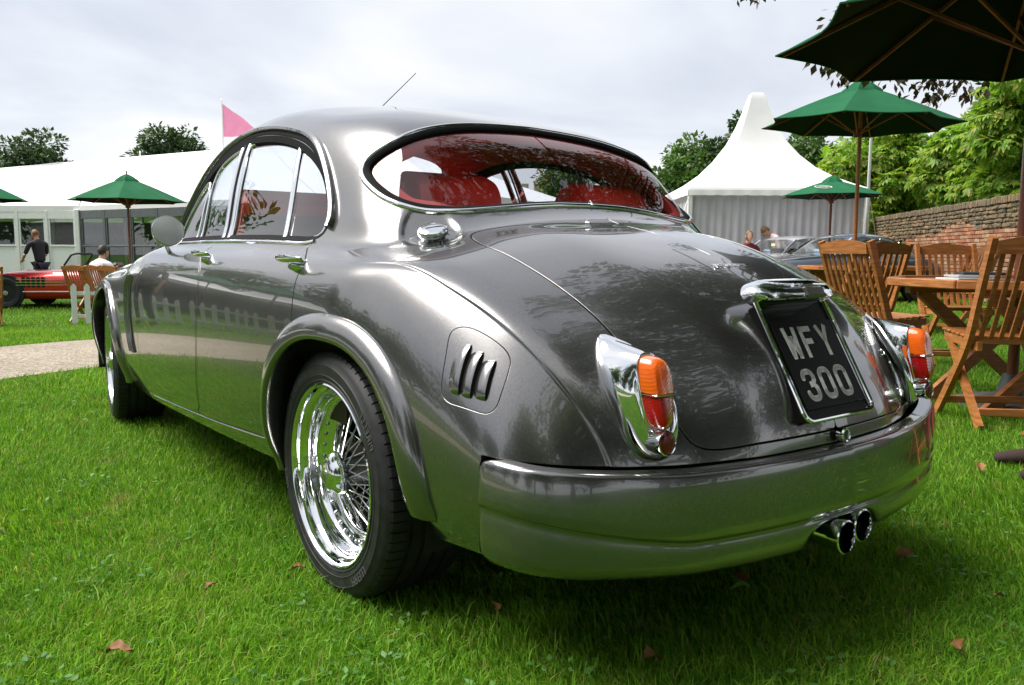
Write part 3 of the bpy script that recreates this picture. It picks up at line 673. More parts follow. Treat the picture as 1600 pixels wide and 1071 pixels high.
def make_wheel(R=.322,name='wheel'):
    """axis along +y, outer face at y=0"""
    root=bpy.data.objects.new(name,None); COL.objects.link(root); root.parent=CAR
    W_=.228; yb=-.012-W_   # tread from -.012 to yb
    NB=76; ang=[];blk=[]
    for i in range(NB):
        for f,b in ((0,1),(.42,1),(.84,1),(.88,0),(.96,0)): ang.append(2*math.pi*(i+f)/NB); blk.append(b)
    prof=[]  # (r,y,groove?)  outside bead -> tread -> inside
    bead=.233
    side=[(bead,-.004),(bead+.006,.000),(bead+.012,.0035),(bead+.014,.0020),(bead+.024,.0042),(bead+.0255,.0056),(bead+.027,.0042),(bead+.05,.0040),(bead+.0515,.0052),(bead+.053,.0036),(bead+.066,-.001),(bead+.074,-.006),(R-.0105,-.0105)]
    tread=[(R-.006,-.014,1),(R-.003,-.022,1),(R-.001,-.045,1),(R-.001,-.058,0)]
    gr=[]
    for c in (-.062,-.100,-.140,-.178):
        gr+=[(R,c+.006,0),(R-.007,c+.004,0),(R-.007,c-.004,0),(R,c-.006,0)]
    end=[(R-.001,-.190,0),(R-.002,-.215,1),(R-.006,-.228,1),(R-.0105,-.232,0),(bead+.07,-.238,0),(bead+.03,-.244,0),(bead+.005,-.238,0)]
    P=[(r,y,0) for r,y in side]+tread+gr+end
    n=len(ang);m=len(P);V=np.zeros((n,m,3))
    for i,(a,b) in enumerate(zip(ang,blk)):
        for k,(r,y,g) in enumerate(P):
            rr=r-(.006 if (g and not b) else 0); V[i,k]=(rr*math.cos(a),y,rr*math.sin(a))
    F=[(i*m+k,i*m+k+1,((i+1)%n)*m+k+1,((i+1)%n)*m+k) for i in range(n) for k in range(m-1)]
    ty=link('tyre',V.reshape(-1,3),[f[::-1] for f in F],MT['tyre'],root,True,None,.5)
    # raised lettering on the side wall
    for txt,a0,sz in (('225/50 ZR17',1.25,.024),('PIRELLI',-1.9+math.pi*0-.0,.030),('P7000',.1,.022),('PIRELLI',2.9,.030)):
        TV,TF=text_mesh(txt,sz,.0006)
        rr=bead+.042; out=[]
        for x,y,z in TV:
            a=a0+x/rr*-1*-1*-1; r=rr+y; out.append((-r*math.cos(-a+math.pi) if 0 else r*math.cos(a),.0052+z,r*math.sin(a)))
        link('tyre_lettering',out,TF,MT['tyreletter'],ty,False)
    rim=MB(); rim.lathe([(.236,-.016),(.238,-.004),(.2375,.002),(.234,.004),(.230,.001),(.2275,-.006),(.226,-.016),(.219,-.020),(.213,-.024),(.211,-.045),(.209,-.070),(.203,-.076),(.188,-.079),(.182,-.083),(.176,-.086),(.168,-.0865),(.165,-.090),(.165,-.100)],96,ax='y')
    ro=rim.build('rim',MT['chrome'],root,True,.9)
    bm_=MB(); bm_.lathe([(.1655,-.100),(.172,-.16),(.2,-.2),(.232,-.235)],48,ax='y'); bm_.build('rim_barrel',MT['darksteel'],root)
    # rivets on the ledge
    rv=MB()
    for i in range(36):
        a=2*math.pi*i/36; M=Matrix.Translation((.193*math.cos(a),-.078,.193*math.sin(a)))
        rv.lathe([(.0060,0),(.0056,.004),(.0030,.0065),(.0001,.007)],8,M,ax='y')
    rvo=rv.build('rim_rivets',MT['steel'],ro); rvo['kind']='stuff'
    # spokes: outer set to the front of the hub, inner set to the back
    def spoke(p,q):
        m=MB(); m.tube([p,q],.0021,5); m.tube([Vector(q)-(Vector(q)-Vector(p)).normalized()*.016,q],.0033,5); return m
    for i in range(32):
        for (hr,hy,da,ry) in ((.036,-.030,.62,-.098),(.036,-.034,-.62,-.104)):
            a=2*math.pi*(i+(.5 if da<0 else 0))/32
            if i%2: hy2=hy-.10;hr2=.05
            else: hy2=hy;hr2=hr
            p=(hr2*math.cos(a+da),hy2,hr2*math.sin(a+da)); q=(.166*math.cos(a),ry,.166*math.sin(a))
            spoke(p,q).build('spoke',MT['steel'],root)
    hub=MB(); hub.lathe([(.058,-.16),(.058,-.145),(.050,-.135),(.040,-.10),(.037,-.06),(.038,-.028),(.042,-.022)],24,ax='y'); hub.build('hub',MT['steel'],root)
    # knock-off cap with three rounded ears
    n=72;m=9;V=[];pf=[(.046,-.030),(.048,-.022),(.047,-.012),(.043,-.004),(.036,.003),(.026,.008),(.014,.0105),(.008,.0112),(0.0001,.0115)]
    for i in range(n):
        a=2*math.pi*i/n+.3; ear=max(0,math.cos(3*a))**3
        for k,(r,y) in enumerate(pf):
            e=ear*(1 if 1<=k<=3 else .55 if k in(0,4) else .15 if k==5 else 0)
            V.append(((r+.014*e)*math.cos(a),y,(r+.014*e)*math.sin(a)))
    F=[(i*m+k,i*m+k+1,((i+1)%n)*m+k+1,((i+1)%n)*m+k) for i in range(n) for k in range(m-1)]
    cap=link('hub_cap',V,[f[::-1] for f in F],MT['chrome'],root,True,None,.7)
    b=MB(); b.lathe([(.0001,.0125),(.014,.0122),(.016,.0112),(.016,.009)],20,ax='y'); b.build('cap_badge',MT['steel'],cap) if 0 else b.build('cap_badge',MT['steel'],root)
    # brake disc, caliper and valve
    d=MB(); d.lathe([(.06,-.175),(.150,-.175),(.152,-.178),(.152,-.198),(.150,-.20),(.06,-.20)],48,ax='y'); d.build('brake_disc',MT['darksteel'],root,True,.5)
    c=MB(); c.box((-.115,-.215,-.05),(.05,.05,.10),None,.012); c.build('brake_caliper',MT['caliper'],root)
    v=MB(); v.tube([(-.205,-.066,.065),(-.206,-.045,.062),(-.207,-.028,.060)],[.0045,.004,.0035],8); v.build('valve',MT['brass'],root)
    return root
MT['tyreletter']=simple('raised_tyre_lettering',(.075,.075,.078),.55)
MT['darksteel']=simple('brake_steel',(.12,.12,.125),.4,.9); MT['caliper']=simple('caliper_grey',(.05,.05,.055),.4,.5); MT['brass']=simple('valve_brass',(.6,.42,.25),.3,1)
w=make_wheel(); YW=.784
w.location=(0,YW,.318); w.rotation_euler=(0,.35,0)
def wheel_copy(loc,rz,ry):
    c=copy_tree(w,CAR); c.location=loc; c.rotation_euler=(0,ry,rz); return c
wheel_copy((2.727,YW-.012,.318),math.radians(-7),1.2); wheel_copy((0,-YW,.318),math.pi,.8); wheel_copy((2.727,-YW,.318),math.pi+math.radians(7),2.0)

# ---- dark inside of the arches, floor and engine bay
u=MB()
u.box((1.35,0,.29),(3.4,1.05,.10)); u.box((1.36,0,.285),(1.80,1.46,.05)); u.box((2.75,0,.55),(1.3,1.0,.5)); u.box((-.25,0,.5),(.9,1.0,.30)); u.box((-.62,0,.42),(.30,1.1,.12))
for cx in (0,2.727):
    for s in (1,-1):
        V=[];F=[];n=24
        for i in range(n+1):
            a=-.2+(math.pi+.4)*i/n
            for y,rr in ((.50*s,.385),(.755*s,.405)): V.append((cx+rr*1.04*math.cos(a)-.01,y,.31+rr*math.sin(a)))
        for i in range(n): F.append((2*i,2*i+1,2*i+3,2*i+2))
        u.add(V,F); u.box((cx,s*.505,.45),(.86,.01,.5))
u.build('underside',MT['under'],CAR,False)
# ---- rear bumper
plan=catmull([(-.640,.7675),(-.70,.764),(-.755,.750),(-.80,.715),(-.845,.650),(-.882,.565),(-.918,.455),(-.950,.325),(-.972,.17),(-.980,0)],10)
PL=resample(np.c_[plan,np.zeros(len(plan))],110,False,2)[:,:2]; PL=np.vstack([PL,(PL[::-1]*np.array([1,-1]))[1:]])
def bumper():
    n=len(PL);T=np.gradient(PL,axis=0);T/=np.linalg.norm(T,axis=1)[:,None]; O=np.c_[T[:,1],-T[:,0]]
    if O[n//2,0]>0: O=-O
    ys=PL[:,1]; side=np.clip((np.abs(ys)-.45)/.31,0,1)**1.3
    wt=.474+.021*side; wc=.338+.066*side; wb=.272+.026*side
    ex=np.clip(1-np.abs((ys-.02)/.15)**4,0,1)  # cut-out over the tail pipes
    wb=wb+ex*.052
    endr=np.minimum(np.arange(n),np.arange(n)[::-1])/2.0
    prof=[(-.045,1.0,0),(-.020,1.004,0),(-.013,.998,0),(-.0095,.975,0),(-.0075,.93,0),(-.0045,.80,0),(.0,.5,0),(.0025,.25,0),(.0030,.08,0),(.0005,.03,0),(-.0045,.0,0),(-.0050,-.06,1),(-.0035,-.14,1),(-.0015,-.30,1),(-.0005,-.62,1),(-.003,-.88,1),(-.012,-1.02,1),(-.050,-1.08,1)]
    V=[]
    for d,h,seg in prof:
        z=wc+(wt-wc)*h if not seg else wc+(wc-wb)*h
        rz=np.clip(1-endr/3,0,1)**2*.010
        V.append(np.c_[PL+O*(d+.004-np.clip(1-endr/1.5,0,1)[:,None]**2*.010),z-rz*(1 if h>.9 else 0)])
    V=np.array(V).transpose(1,0,2);k=len(prof)
    F=[(i*k+q,i*k+q+1,(i+1)*k+q+1,(i+1)*k+q) for i in range(n-1) for q in range(k-1)]
    V=V.reshape(-1,3)
    link('rear_bumper',V,F,MT['paint'],CAR,True)
bumper()
# ---- tail lamps
def tail_lamp(mir):
    k=np.array([1,-1 if mir else 1,1])
    fl=lambda F:[f[::-1] for f in F] if mir else F
    nA=48; cen=np.array([-.80,.492,.60])
    base=catmull([(-.700,.506,.720),(-.712,.522,.700),(-.734,.5365,.668),(-.762,.544,.625),(-.788,.544,.583),(-.812,.538,.537),(-.834,.516,.502),(-.852,.486,.492),(-.862,.462,.510),(-.858,.447,.56),(-.838,.444,.61),(-.800,.448,.66),(-.762,.468,.695),(-.725,.490,.712)],5,True)
    base=resample(base,nA,True,1)
    # lens collar outline in the (y,z) plane, leaning with the wing
    cx=catmull([(.000,.073),(.019,.069),(.027,.055),(.029,.02),(.026,-.02),(.021,-.05),(.014,-.070),(.0,-.078),(-.014,-.070),(-.021,-.05),(-.026,-.02),(-.029,.02),(-.027,.052),(-.019,.069)],5,True)
    cx=resample(np.c_[cx,np.zeros(len(cx))],nA,True,1)
    def collar(dx,sc=1,dz=0): return np.c_[-.846-dx+.10*(cx[:,1])*0+ .16*cx[:,1]*0-.0,.509+cx[:,0]*sc,.628+dz+cx[:,1]*sc]
    c0=collar(-.0); c0[:,0]+= .18*(c0[:,2]-.628)*1.0
    d=lambda A,f:A*(1-f)+c0*f
    rings=[base+np.array([0.012,-.004,0])*0.0]
    nrm=base-np.array([-.70,.49,.58]); nrm/=np.linalg.norm(nrm,axis=1)[:,None]
    rings=[base-nrm*.012,base+nrm*.002,base*.97+c0*.03+nrm*.008]
    tw=np.clip((base[:,2]-.60)/.12,0,1)[:,None]
    for f,b in ((.15,.012),(.35,.016),(.6,.013),(.82,.008),(.95,.003),(1,0)): rings.append(d(base,f)+nrm*b*(1-.85*tw))
    rings.append(c0+np.array([-.003,0,0])); inner=c0.copy(); inner[:,1:]=(inner[:,1:]-[.509,.628])*.9+[.509,.628]; rings.append(inner+np.array([-.003,0,0])); rings.append(inner+np.array([.02,0,0]))
    V=np.vstack(rings)*k;F=[(r*nA+i,(r+1)*nA+i,(r+1)*nA+(i+1)%nA,r*nA+(i+1)%nA) for r in range(len(rings)-1) for i in range(nA)]
    root=link('tail_lamp',V,fl(F),MT['chrome'],CAR,True)
    # lenses: one dome cut at the divider
    def lens(z0,z1,name,mat):
        R=[]
        for dx,sc in ((.0,.93),(-.012,.93),(-.026,.90),(-.036,.84),(-.041,.74),(-.043,.55),(-.044,.3),(-.044,.02)):
            q=inner.copy(); q[:,1]=.509+(q[:,1]-.509)/.9*sc; z=(q[:,2]-.628)/.9*sc+.628; q[:,2]=np.clip(z,z0,z1); q[:,0]=inner[:,0]*0-.846+.18*(q[:,2]-.628)+dx; R.append(q)
        V=np.vstack(R)*k;F=[(r*nA+i,(r+1)*nA+i,(r+1)*nA+(i+1)%nA,r*nA+(i+1)%nA) for r in range(len(R)-1) for i in range(nA)]
        link(name,V,fl(F),mat,root,True,None,.6)
    lens(.629,.8,'amber_lens',MT['amber']); lens(.4,.6215,'red_lens',MT['red'])
    m=MB(); m.box((-.868,.509,.6253),(.040,.049,.0055),None,.002); 
    m.V=(np.array(m.V)*k).tolist(); m.F=fl(m.F); m.build('lens_divider',MT['chrome'],root)
    # glow backing inside the lenses
    m=MB(); m.box((-.845,.509,.628),(.02,.04,.12)); m.V=(np.array(m.V)*k).tolist(); m.F=fl(m.F); m.build('lamp_reflector',MT['steel'],root)
    # round reflector
    M=Matrix.Translation((-.862,.507,.532))@Matrix.Rotation(-math.pi/2+.1,4,'Y')
    m=MB(); m.lathe([(.019,-.02),(.0205,.0),(.0225,.018),(.0245,.026),(.0245,.031),(.0225,.0325),(.0215,.031)],28,M); m.V=(np.array(m.V)*k).tolist(); m.F=fl(m.F); m.build('reflector_ring',MT['chrome'],root)
    m=MB(); m.lathe([(.0218,.030),(.0195,.0318),(.010,.0325),(.0001,.0327)],28,M); m.V=(np.array(m.V)*k).tolist(); m.F=fl(m.F); m.build('reflector_lens',MT['darkred'],root)
tail_lamp(0); tail_lamp(1)
# ---- number plate, its frame and lamp
PT=np.array([-.795,0,.775]);PB=np.array([-.935,0,.530]); ey=(PB-PT);PLEN=np.linalg.norm(ey);ey/=PLEN; ex=np.array([0,-1.,0]); en=np.cross(ex,ey); en=en if en[0]<0 else -en
PT=PT+en*.009;PB=PB+en*.004
PM=Matrix(((ex[0],ey[0],en[0],PT[0]),(ex[1],ey[1],en[1],PT[1]),(ex[2],ey[2],en[2],PT[2]),(0,0,0,1)))  # local: x right, y down the slope, z out
def plate():
    hw=.134
    m=MB(); m.box((0,PLEN/2,-.014),(hw*2-.006,PLEN-.004,.026),PM,.004); bk=m.build('plate_backing',MT['plate'],CAR)
    m=MB(); m.box((0,PLEN*.545,.002),(.232,.205,.004),PM,.0015); pl=m.build('number_plate',MT['plate'],CAR)
    m=MB(); q=[]
    for cx_,cy_,a0 in ((-1,0,None),):
        pass
    r=.022
    path=[(-hw,-.005),(-hw,PLEN-r)]+[(-hw+r-r*math.cos(a),PLEN-r+r*math.sin(a)) for a in np.linspace(.2,math.pi/2-.1,5)]+[(-hw+r,PLEN),(hw-r,PLEN)]+[(hw-r+r*math.sin(a),PLEN-r+r*math.cos(a)) for a in np.linspace(.1,math.pi/2-.2,5)]+[(hw,PLEN-r),(hw,-.005)]
    P3=[tuple(PM@Vector((x,y,.004))) for x,y in path]
    m.tube(P3,.0052,10); m.build('plate_frame',MT['chrome'],CAR)
    # characters
    H_=.076;st_=.0135;Wd=.050
    def stroke(pts,m,ox,oy):
        for a,b in zip(pts[:-1],pts[1:]):
            a=np.array(a,float);b=np.array(b,float);d=b-a;L=np.linalg.norm(d);d/=L;n=np.array([-d[1],d[0]])*st_/2
            a2=a-d*st_*.0;b2=b+d*st_*.0
            V=[(*(ox_+[ox,oy]),.0048) for ox_ in (a2-n,b2-n,b2+n,a2+n)]
            m.add(V,[(0,1,2,3)],PM)
        for p in pts[1:-1]:
            V=[(p[0]+ox+st_/2*math.cos(t),p[1]+oy+st_/2*math.sin(t),.0048+.00005) for t in np.linspace(0,2*math.pi,13)[:-1]]; m.add(V,[tuple(range(12))],PM)
    h=st_/2
    def arc(cx,cy,rx,ry,a0,a1,n=8): return [(cx+rx*math.cos(a),cy+ry*math.sin(a)) for a in np.linspace(a0,a1,n)]
    PI=math.pi; r=.014
    zero=[(h,r+h)]+arc(h+r,h+r,r,r,PI,1.5*PI)+arc(Wd-h-r,h+r,r,r,-.5*PI,0)+arc(Wd-h-r,H_-h-r,r,r,0,.5*PI)+arc(h+r,H_-h-r,r,r,.5*PI,PI)+[(h,r+h)]
    three=[(h,.020)]+arc(h+r,h+r,r,r,PI,1.5*PI)+arc(Wd-h-r,h+r,r,r,-.5*PI,0)+[(Wd-h,.026)]+[(Wd-h-.008,.036),(.022,.037)]
    three2=[(Wd-h-.008,.036),(Wd-h,.046)]+arc(Wd-h-r,H_-h-r,r,r,0,.5*PI)+arc(h+r,H_-h-r,r,r,.5*PI,PI)+[(h,.056)]
    G={'W':[[(h,0),(h+.007,H_)],[(h+.007,H_-.004),(Wd/2+.001,.022)],[(Wd/2-.001,.022),(Wd-h-.005,H_-.004)],[(Wd-h-.007+.0,H_),(Wd-h+.001,0)]],
       'F':[[(h,0),(h,H_)],[(0,h),(Wd-.004,h)],[(h,.037),(Wd-.010,.037)]],'Y':[[(h,0),(Wd/2,.040)],[(Wd-h,0),(Wd/2,.040)],[(Wd/2,.036),(Wd/2,H_)]],'3':[three,three2],'0':[zero]}
    for row,txt in enumerate(('WFY','300')):
        for c,ch in enumerate(txt):
            m=MB(); ox=-.090+c*.0635; oy=PLEN*.545-.205/2+.014+row*.100
            for sline in G[ch]: stroke(sline,m,ox,oy)
            m.build('plate_character',MT['platesilver'],pl,False)
    # chrome lamp housing above the plate
    n=40;V=[];secs=[]
    for i in range(n+1):
        x=-.150+.300*i/n; e=math.sqrt(max(0,1-abs(x/.152)**5)); pk=.22+.78*e
        top=-.022-.010*math.exp(-(x/.07)**2)
        tp=-.020
        ring=[(x,tp-.040*e,-.012),(x,tp-.034*e,.010*pk),(x,tp-.018*e,.030*pk),(x,tp+.002*e,.043*pk),(x,tp+.018*e,.046*pk),(x,tp+.030*e,.042*pk),(x,tp+.034*e,.030*pk),(x,tp+.030*e,-.010)]
        secs.append(ring)
    k=8;V=[p for r in secs for p in r];F=[(i*k+q,i*k+(q+1)%k,(i+1)*k+(q+1)%k,(i+1)*k+q) for i in range(n) for q in range(k)]+[tuple(range(k))[::-1],tuple(n*k+q for q in range(k))]
    m=MB(); m.add(V,F,PM); lamp=m.build('plate_lamp',MT['chrome'],CAR,True,.8)
    m=MB(); m.box((.035,-.002,.040),(.078,.030,.020),PM,.006); m.build('plate_lamp_lens',MT['smoke'],lamp)
    m=MB(); m.tube([tuple(PM@Vector((x,-.022,.040+.003*math.cos(x*20)))) for x in np.linspace(-.03,.10,9)],.004,8); m.build('lamp_bezel',MT['chrome'],lamp)
    # boot handle fairing behind the lamp (body colour swelling)
    m=MB(); V=[];F=[];a=20;b=10
    for i in range(a+1):
        for j in range(b+1):
            x=-.12+.24*i/a; y=-.16+.15*j/b; z=-.012+.036*math.exp(-(x/.06)**2)*math.sin(math.pi*min(1,j/b*.62+.0))**1.4; V.append((x,y,z+.004*0))
    for i in range(a):
        for j in range(b): F.append((i*(b+1)+j,i*(b+1)+j+1,(i+1)*(b+1)+j+1,(i+1)*(b+1)+j))
MT['smoke']=Mat('smoked_lens').set(base=(.10,.08,.085,1),rough=.1,trans=.4,coat=1).m
plate()
# ---- boot lock ring
M=Matrix.Translation((-.952,.0,.494))@Matrix.Rotation(-math.pi/2+.12,4,'Y')
m=MB(); m.lathe([(.016,-.01),(.0165,.004),(.014,.0075),(.011,.007),(.010,.003),(.010,-.004)],28,M); lk=m.build('boot_lock',MT['chrome'],CAR)
m=MB(); m.lathe([(.0102,-.003),(.004,.0),(.0001,.0)],20,M); m.build('lock_barrel',MT['darksteel'],lk)
# ---- fuel filler cap
P0,N0=at(20.30,4.75); P0=P0[0];N0=N0[0]
def frame(p,n,xdir=(1,0,0)):
    z=Vector(n).normalized();x=Vector(xdir);x=(x-z*x.dot(z)).normalized();y=z.cross(x);M=Matrix((x,y,z)).transposed().to_4x4();M.translation=Vector(p);return M
FM=frame(P0,N0,(.3,1,0))
m=MB(); m.lathe([(.062,-.004),(.060,.002),(.050,.004),(.040,.003)],40,FM@Matrix.Diagonal((1.05,.8,1,1))); m.build('filler_surround',MT['paint'],CAR)
m=MB(); m.lathe([(.036,.0),(.037,.008),(.043,.012),(.046,.018),(.046,.026),(.043,.032),(.036,.035),(.018,.0365),(.0001,.037)],40,FM@Matrix.Diagonal((.86,.70,.85,1))); fc=m.build('filler_cap',MT['chrome'],CAR,True,.7)
m=MB(); m.box((-.01,0,.0318),(.055,.0022,.001),FM); m.build('cap_line',MT['darksteel'],fc)
m=MB(); m.box((-.010,-.034,.018),(.020,.010,.012),FM,.003); m.build('cap_catch',MT['chrome'],fc)
# ---- door handles
def handle(u,v,w):
    for s in (1,-1):
        V=[];F=[];n=18;k=10
        for i in range(n+1):
            f=i/n; x=u+.088-.176*f; wd=.0125*math.sin(math.pi*min(1,max(0,f*.94+.05)))**.55+.002; y=v+.012+.020*math.sin(math.pi*min(1,f*.9+.07))**.8
            for q in range(k):
                a=2*math.pi*q/k; V.append((x,s*(y+.006*math.cos(a)),w+wd*math.sin(a)*.62+.005*math.cos(a)-.004*f))
        for i in range(n):
            for q in range(k): F.append((i*k+q,i*k+(q+1)%k,(i+1)*k+(q+1)%k,(i+1)*k+q))
        F+=[tuple(range(k)),tuple(n*k+q for q in range(k))]
        h=MB(); h.add(V,F); ho=h.build('door_handle',MT['chrome'],CAR,True,.9)
        h=MB(); h.lathe([(.022,-.02),(.021,.0),(.017,.010),(.0145,.022),(.012,.026),(.0001,.027)],20,Matrix.Translation((u-.012,s*(v-.008),w-.022))@Matrix.Rotation(-s*1.35,4,'X')); h.build('push_button',MT['chrome'],ho)
handle(.195,.782,.872); handle(.945,.792,.883)
# ---- door mirrors
MT['mirror']=simple('mirror_glass',(.80,.81,.82),.32,.85,var=.04)
for s in (1,-1):
    c=Vector((1.37,s*.800,.966)); M=Matrix.Translation(c)@Matrix.Rotation(-s*.10,4,'Z')@Matrix.Rotation(-math.pi/2+.26,4,'Y')
    m=MB(); m.lathe([(.058,.0),(.060,-.004),(.059,-.012),(.050,-.030),(.032,-.042),(.012,-.047),(.0001,-.048)],32,M); mo=m.build('door_mirror',MT['chrome'],CAR)
    m=MB(); m.lathe([(.0565,.0),(.04,.0015),(.0001,.0025)],32,M); m.build('mirror_glass',MT['mirror'],mo)
    m=MB(); m.tube([c+Vector((.04,0,-.03)),c+Vector((.07,-s*.01,-.06)),c+Vector((.12,-s*.035,-.088))],[.007,.008,.011],8); m.build('mirror_stalk',MT['chrome'],mo)
# ---- tail pipes with cast shields
for y0,z0,x0 in ((.062,.290,-1.005),(-.022,.296,-.995)):
    m=MB(); M=Matrix.Translation((x0,y0,z0))@Matrix.Rotation(math.pi/2+.04,4,'Y')@Matrix.Rotation(.0,4,'X')
    m.lathe([(.030,.34),(.030,.06),(.034,.04),(.0365,.006),(.0365,.0),(.0335,-.002),(.0325,.004),(.030,.05),(.030,.22)],32,M); m.build('tail_pipe',MT['chrome'],CAR)
    m=MB(); m.lathe([(.0001,.10),(.0298,.10)],24,M); m.build('pipe_bore',MT['under'],CAR)
m=MB()
for y0 in (.115,.025): 
    m.box((-.93,y0,.338),(.10,.050,.006),None,.002); m.box((-.965,y0,.345),(.012,.055,.010),None,.003)
m.build('exhaust_shield',MT['chrome'],CAR)
# ---- aerial
m=MB(); m.tube([(1.44,0,1.392),(1.2,0,1.468),(.87,0,1.573)],[.0026,.0020,.0013],6); m.lathe([(.014,-.01),(.013,.004),(.006,.012),(.003,.016)],16,Matrix.Translation((1.46,0,1.385))); m.build('aerial',MT['under'],CAR)
# ---- badges on the boot lid
def badge(txt,size,s,t,mir,name,ang=0):
    P,Nr=at(s,t); M=frame(P[0]*np.array([1,-1 if mir else 1,1]),Nr[0]*np.array([1,-1 if mir else 1,1]),(0,-1,0))@Matrix.Rotation(ang,4,'Z')
    V,F=text_mesh(txt,size,.0012); m=MB(); m.add(V+np.array([0,0,.0022]),F,M); m.build(name,MT['chrome'],BOOTOBJ,False)
badge('JAGUAR MARK',.020,23.72,.02,0,'lid_badge'); badge('2',.016,24.0,.35,1,'lid_badge')
badge('MK 2',.020,25.9,4.75,1,'lid_badge')
# ---- air outlets behind the front wheels
for s in (0,1):
    for q in range(4):
        S0=7.30+q*.27; S_=line([(S0+.12,12.25),(S0,12.9),(S0-.05,13.8),(S0,14.6),(S0+.12,15.1)],40); P,Nr=at(S_[:,0],S_[:,1])
        for w_,h_,mt,nm,da in ((.017,.0035,'under','outlet_slot',0),(.009,.009,'paint','outlet_rib',.011)):
            V,F=sweep(P,Nr,rprof(w_,h_,0,6,da),False); V=V*np.array([1,-1,1]) if s else V
            link(nm,V,[f[::-1] for f in F] if s else F,MT[mt],CAR,True,None,.7)
# ---- bright strip under the doors
for s in (0,1):
    S_=line([(9.2,16.60),(11,16.52),(12.6,16.34),(14.4,16.08),(16.0,15.86)],60);P,Nr=at(S_[:,0],S_[:,1]+.12);V,F=sweep(P,Nr,rprof(.006,.003),False);V=V*np.array([1,-1,1]) if s else V
    link('sill_strip',V,[f[::-1] for f in F] if s else F,MT['steel'],CAR,True,None,.7)
# ---- nose: lamps, grille and bumper
for s in (1,-1):
    M=Matrix.Translation((3.44,s*.56,.60))@Matrix.Rotation(math.pi/2,4,'Y'); m=MB(); m.lathe([(.10,-.06),(.098,.03),(.09,.04),(.088,.035)],32,M); hl=m.build('headlamp',MT['chrome'],CAR); m=MB(); m.lathe([(.088,.034),(.05,.05),(.0001,.056)],24,M); m.build('headlamp_lens',MT['glass_clear'],hl)
m=MB()
for i in range(13): m.box((3.53,-.15+.025*i,.58),(.02,.006,.30))
m.build('grille',MT['chrome'],CAR)
m=MB(); m.tube([(3.3,.70,.40),(3.44,.64,.40),(3.54,.4,.40),(3.57,0,.40),(3.54,-.4,.40),(3.44,-.64,.40),(3.3,-.70,.40)],.035,12); m.build('front_bumper',MT['chrome'],CAR)
# ---- inside
def interior():
    R=MB()
    def cyl(y0,y1,name='headrest'):
        m=MB(); c=(.22,1.035); r=.092; prof=[(.0001,y0+.003),(r*.85,y0),(r*.93,y0-.004),(r,y0-.012),(r,(y0+y1)/2),(r,y1+.03),(r*.9,y1+.006),(r*.6,y1),(.0001,y1)]
        M=Matrix.Translation((c[0],0,c[1])); m.lathe(prof,36,M,'y'); o=m.build(name,MT['redleather'],CAR,True,.8)
        m=MB(); m.tube([(c[0]+r*.955*math.cos(a),y0-.004,c[1]+r*.955*math.sin(a)) for a in np.linspace(0,2*math.pi,37)[:-1]],.0045,6,True); m.build('piping',MT['redleather'],o)
    cyl(.425,.125); cyl(-.225,-.525)
    m=MB(); m.box((.30,0,.80),(.20,1.18,.42),Matrix.Translation((0,0,0)),.06); m.box((.58,0,.52),(.55,1.18,.22),None,.06); m.build('rear_seat',MT['redleather'],CAR)
    m=MB(); m.box((.06,0,.875),(.36,1.0,.02),None,.004); m.build('parcel_shelf',MT['redlining'],CAR)
    for y in (.34,-.34):
        m=MB(); m.box((1.30,y,.77 if y<0 else .81),(.14,.50,.56 if y<0 else .64),None,.055); m.box((1.55,y,.50),(.50,.50,.16),None,.06); fs=m.build('front_seat',MT['redleather'],CAR)
        m=MB(); m.box((1.222,y,.78),(.012,.44,.50),None,.005); m.build('seat_back_panel',MT['blackleather'],fs); 
    m=MB(); m.box((2.0,0,.82),(.20,1.26,.22),None,.05); m.build('dashboard',MT['blackleather'],CAR)
    m=MB(); M=Matrix.Translation((1.72,-.36,.88))@Matrix.Rotation(math.pi/2-.35,4,'Y'); m.tube([tuple(M@Vector((.19*math.cos(a),.19*math.sin(a),0))) for a in np.linspace(0,2*math.pi,41)[:-1]],.011,8,True)
    for a in (0,math.pi/2,math.pi,math.pi*1.5): m.tube([tuple(M@Vector((.18*math.cos(a),.18*math.sin(a),0))),tuple(M@Vector((.02*math.cos(a),.02*math.sin(a),.03)))],.006,6)
    m.build('steering_wheel',MT['blackleather'],CAR)
    m=MB()
    for s in (1,-1): m.box((1.05,s*.700,.66),(2.0,.012,.46)); 
    m.box((1.1,0,.36),(2.3,1.35,.03)); m.box((-.02,0,.60),(.02,1.1,.4)); m.box((2.12,0,.7),(.02,1.3,.42)); m.build('cabin_trim',MT['blackleather'],CAR,False)
    p=HALF.clip(field(HALF,RW,smooth=False)-.012,False); p=p.clip(field(p,DLO)-.015,False); p=p.clip(field(p,WS)-.015,False)
    p=p.clip(p.P[:,1]-7.6); p=p.clip(p.P[:,0]-19.3); p=p.clip(p.P[:,0]-8.6,False)
    p=p.offset(-.034); p=Patch(p.V,-p.N,p.P,[f[::-1] for f in p.F])
    two('headlining',p,MT['redlining'])
interior()

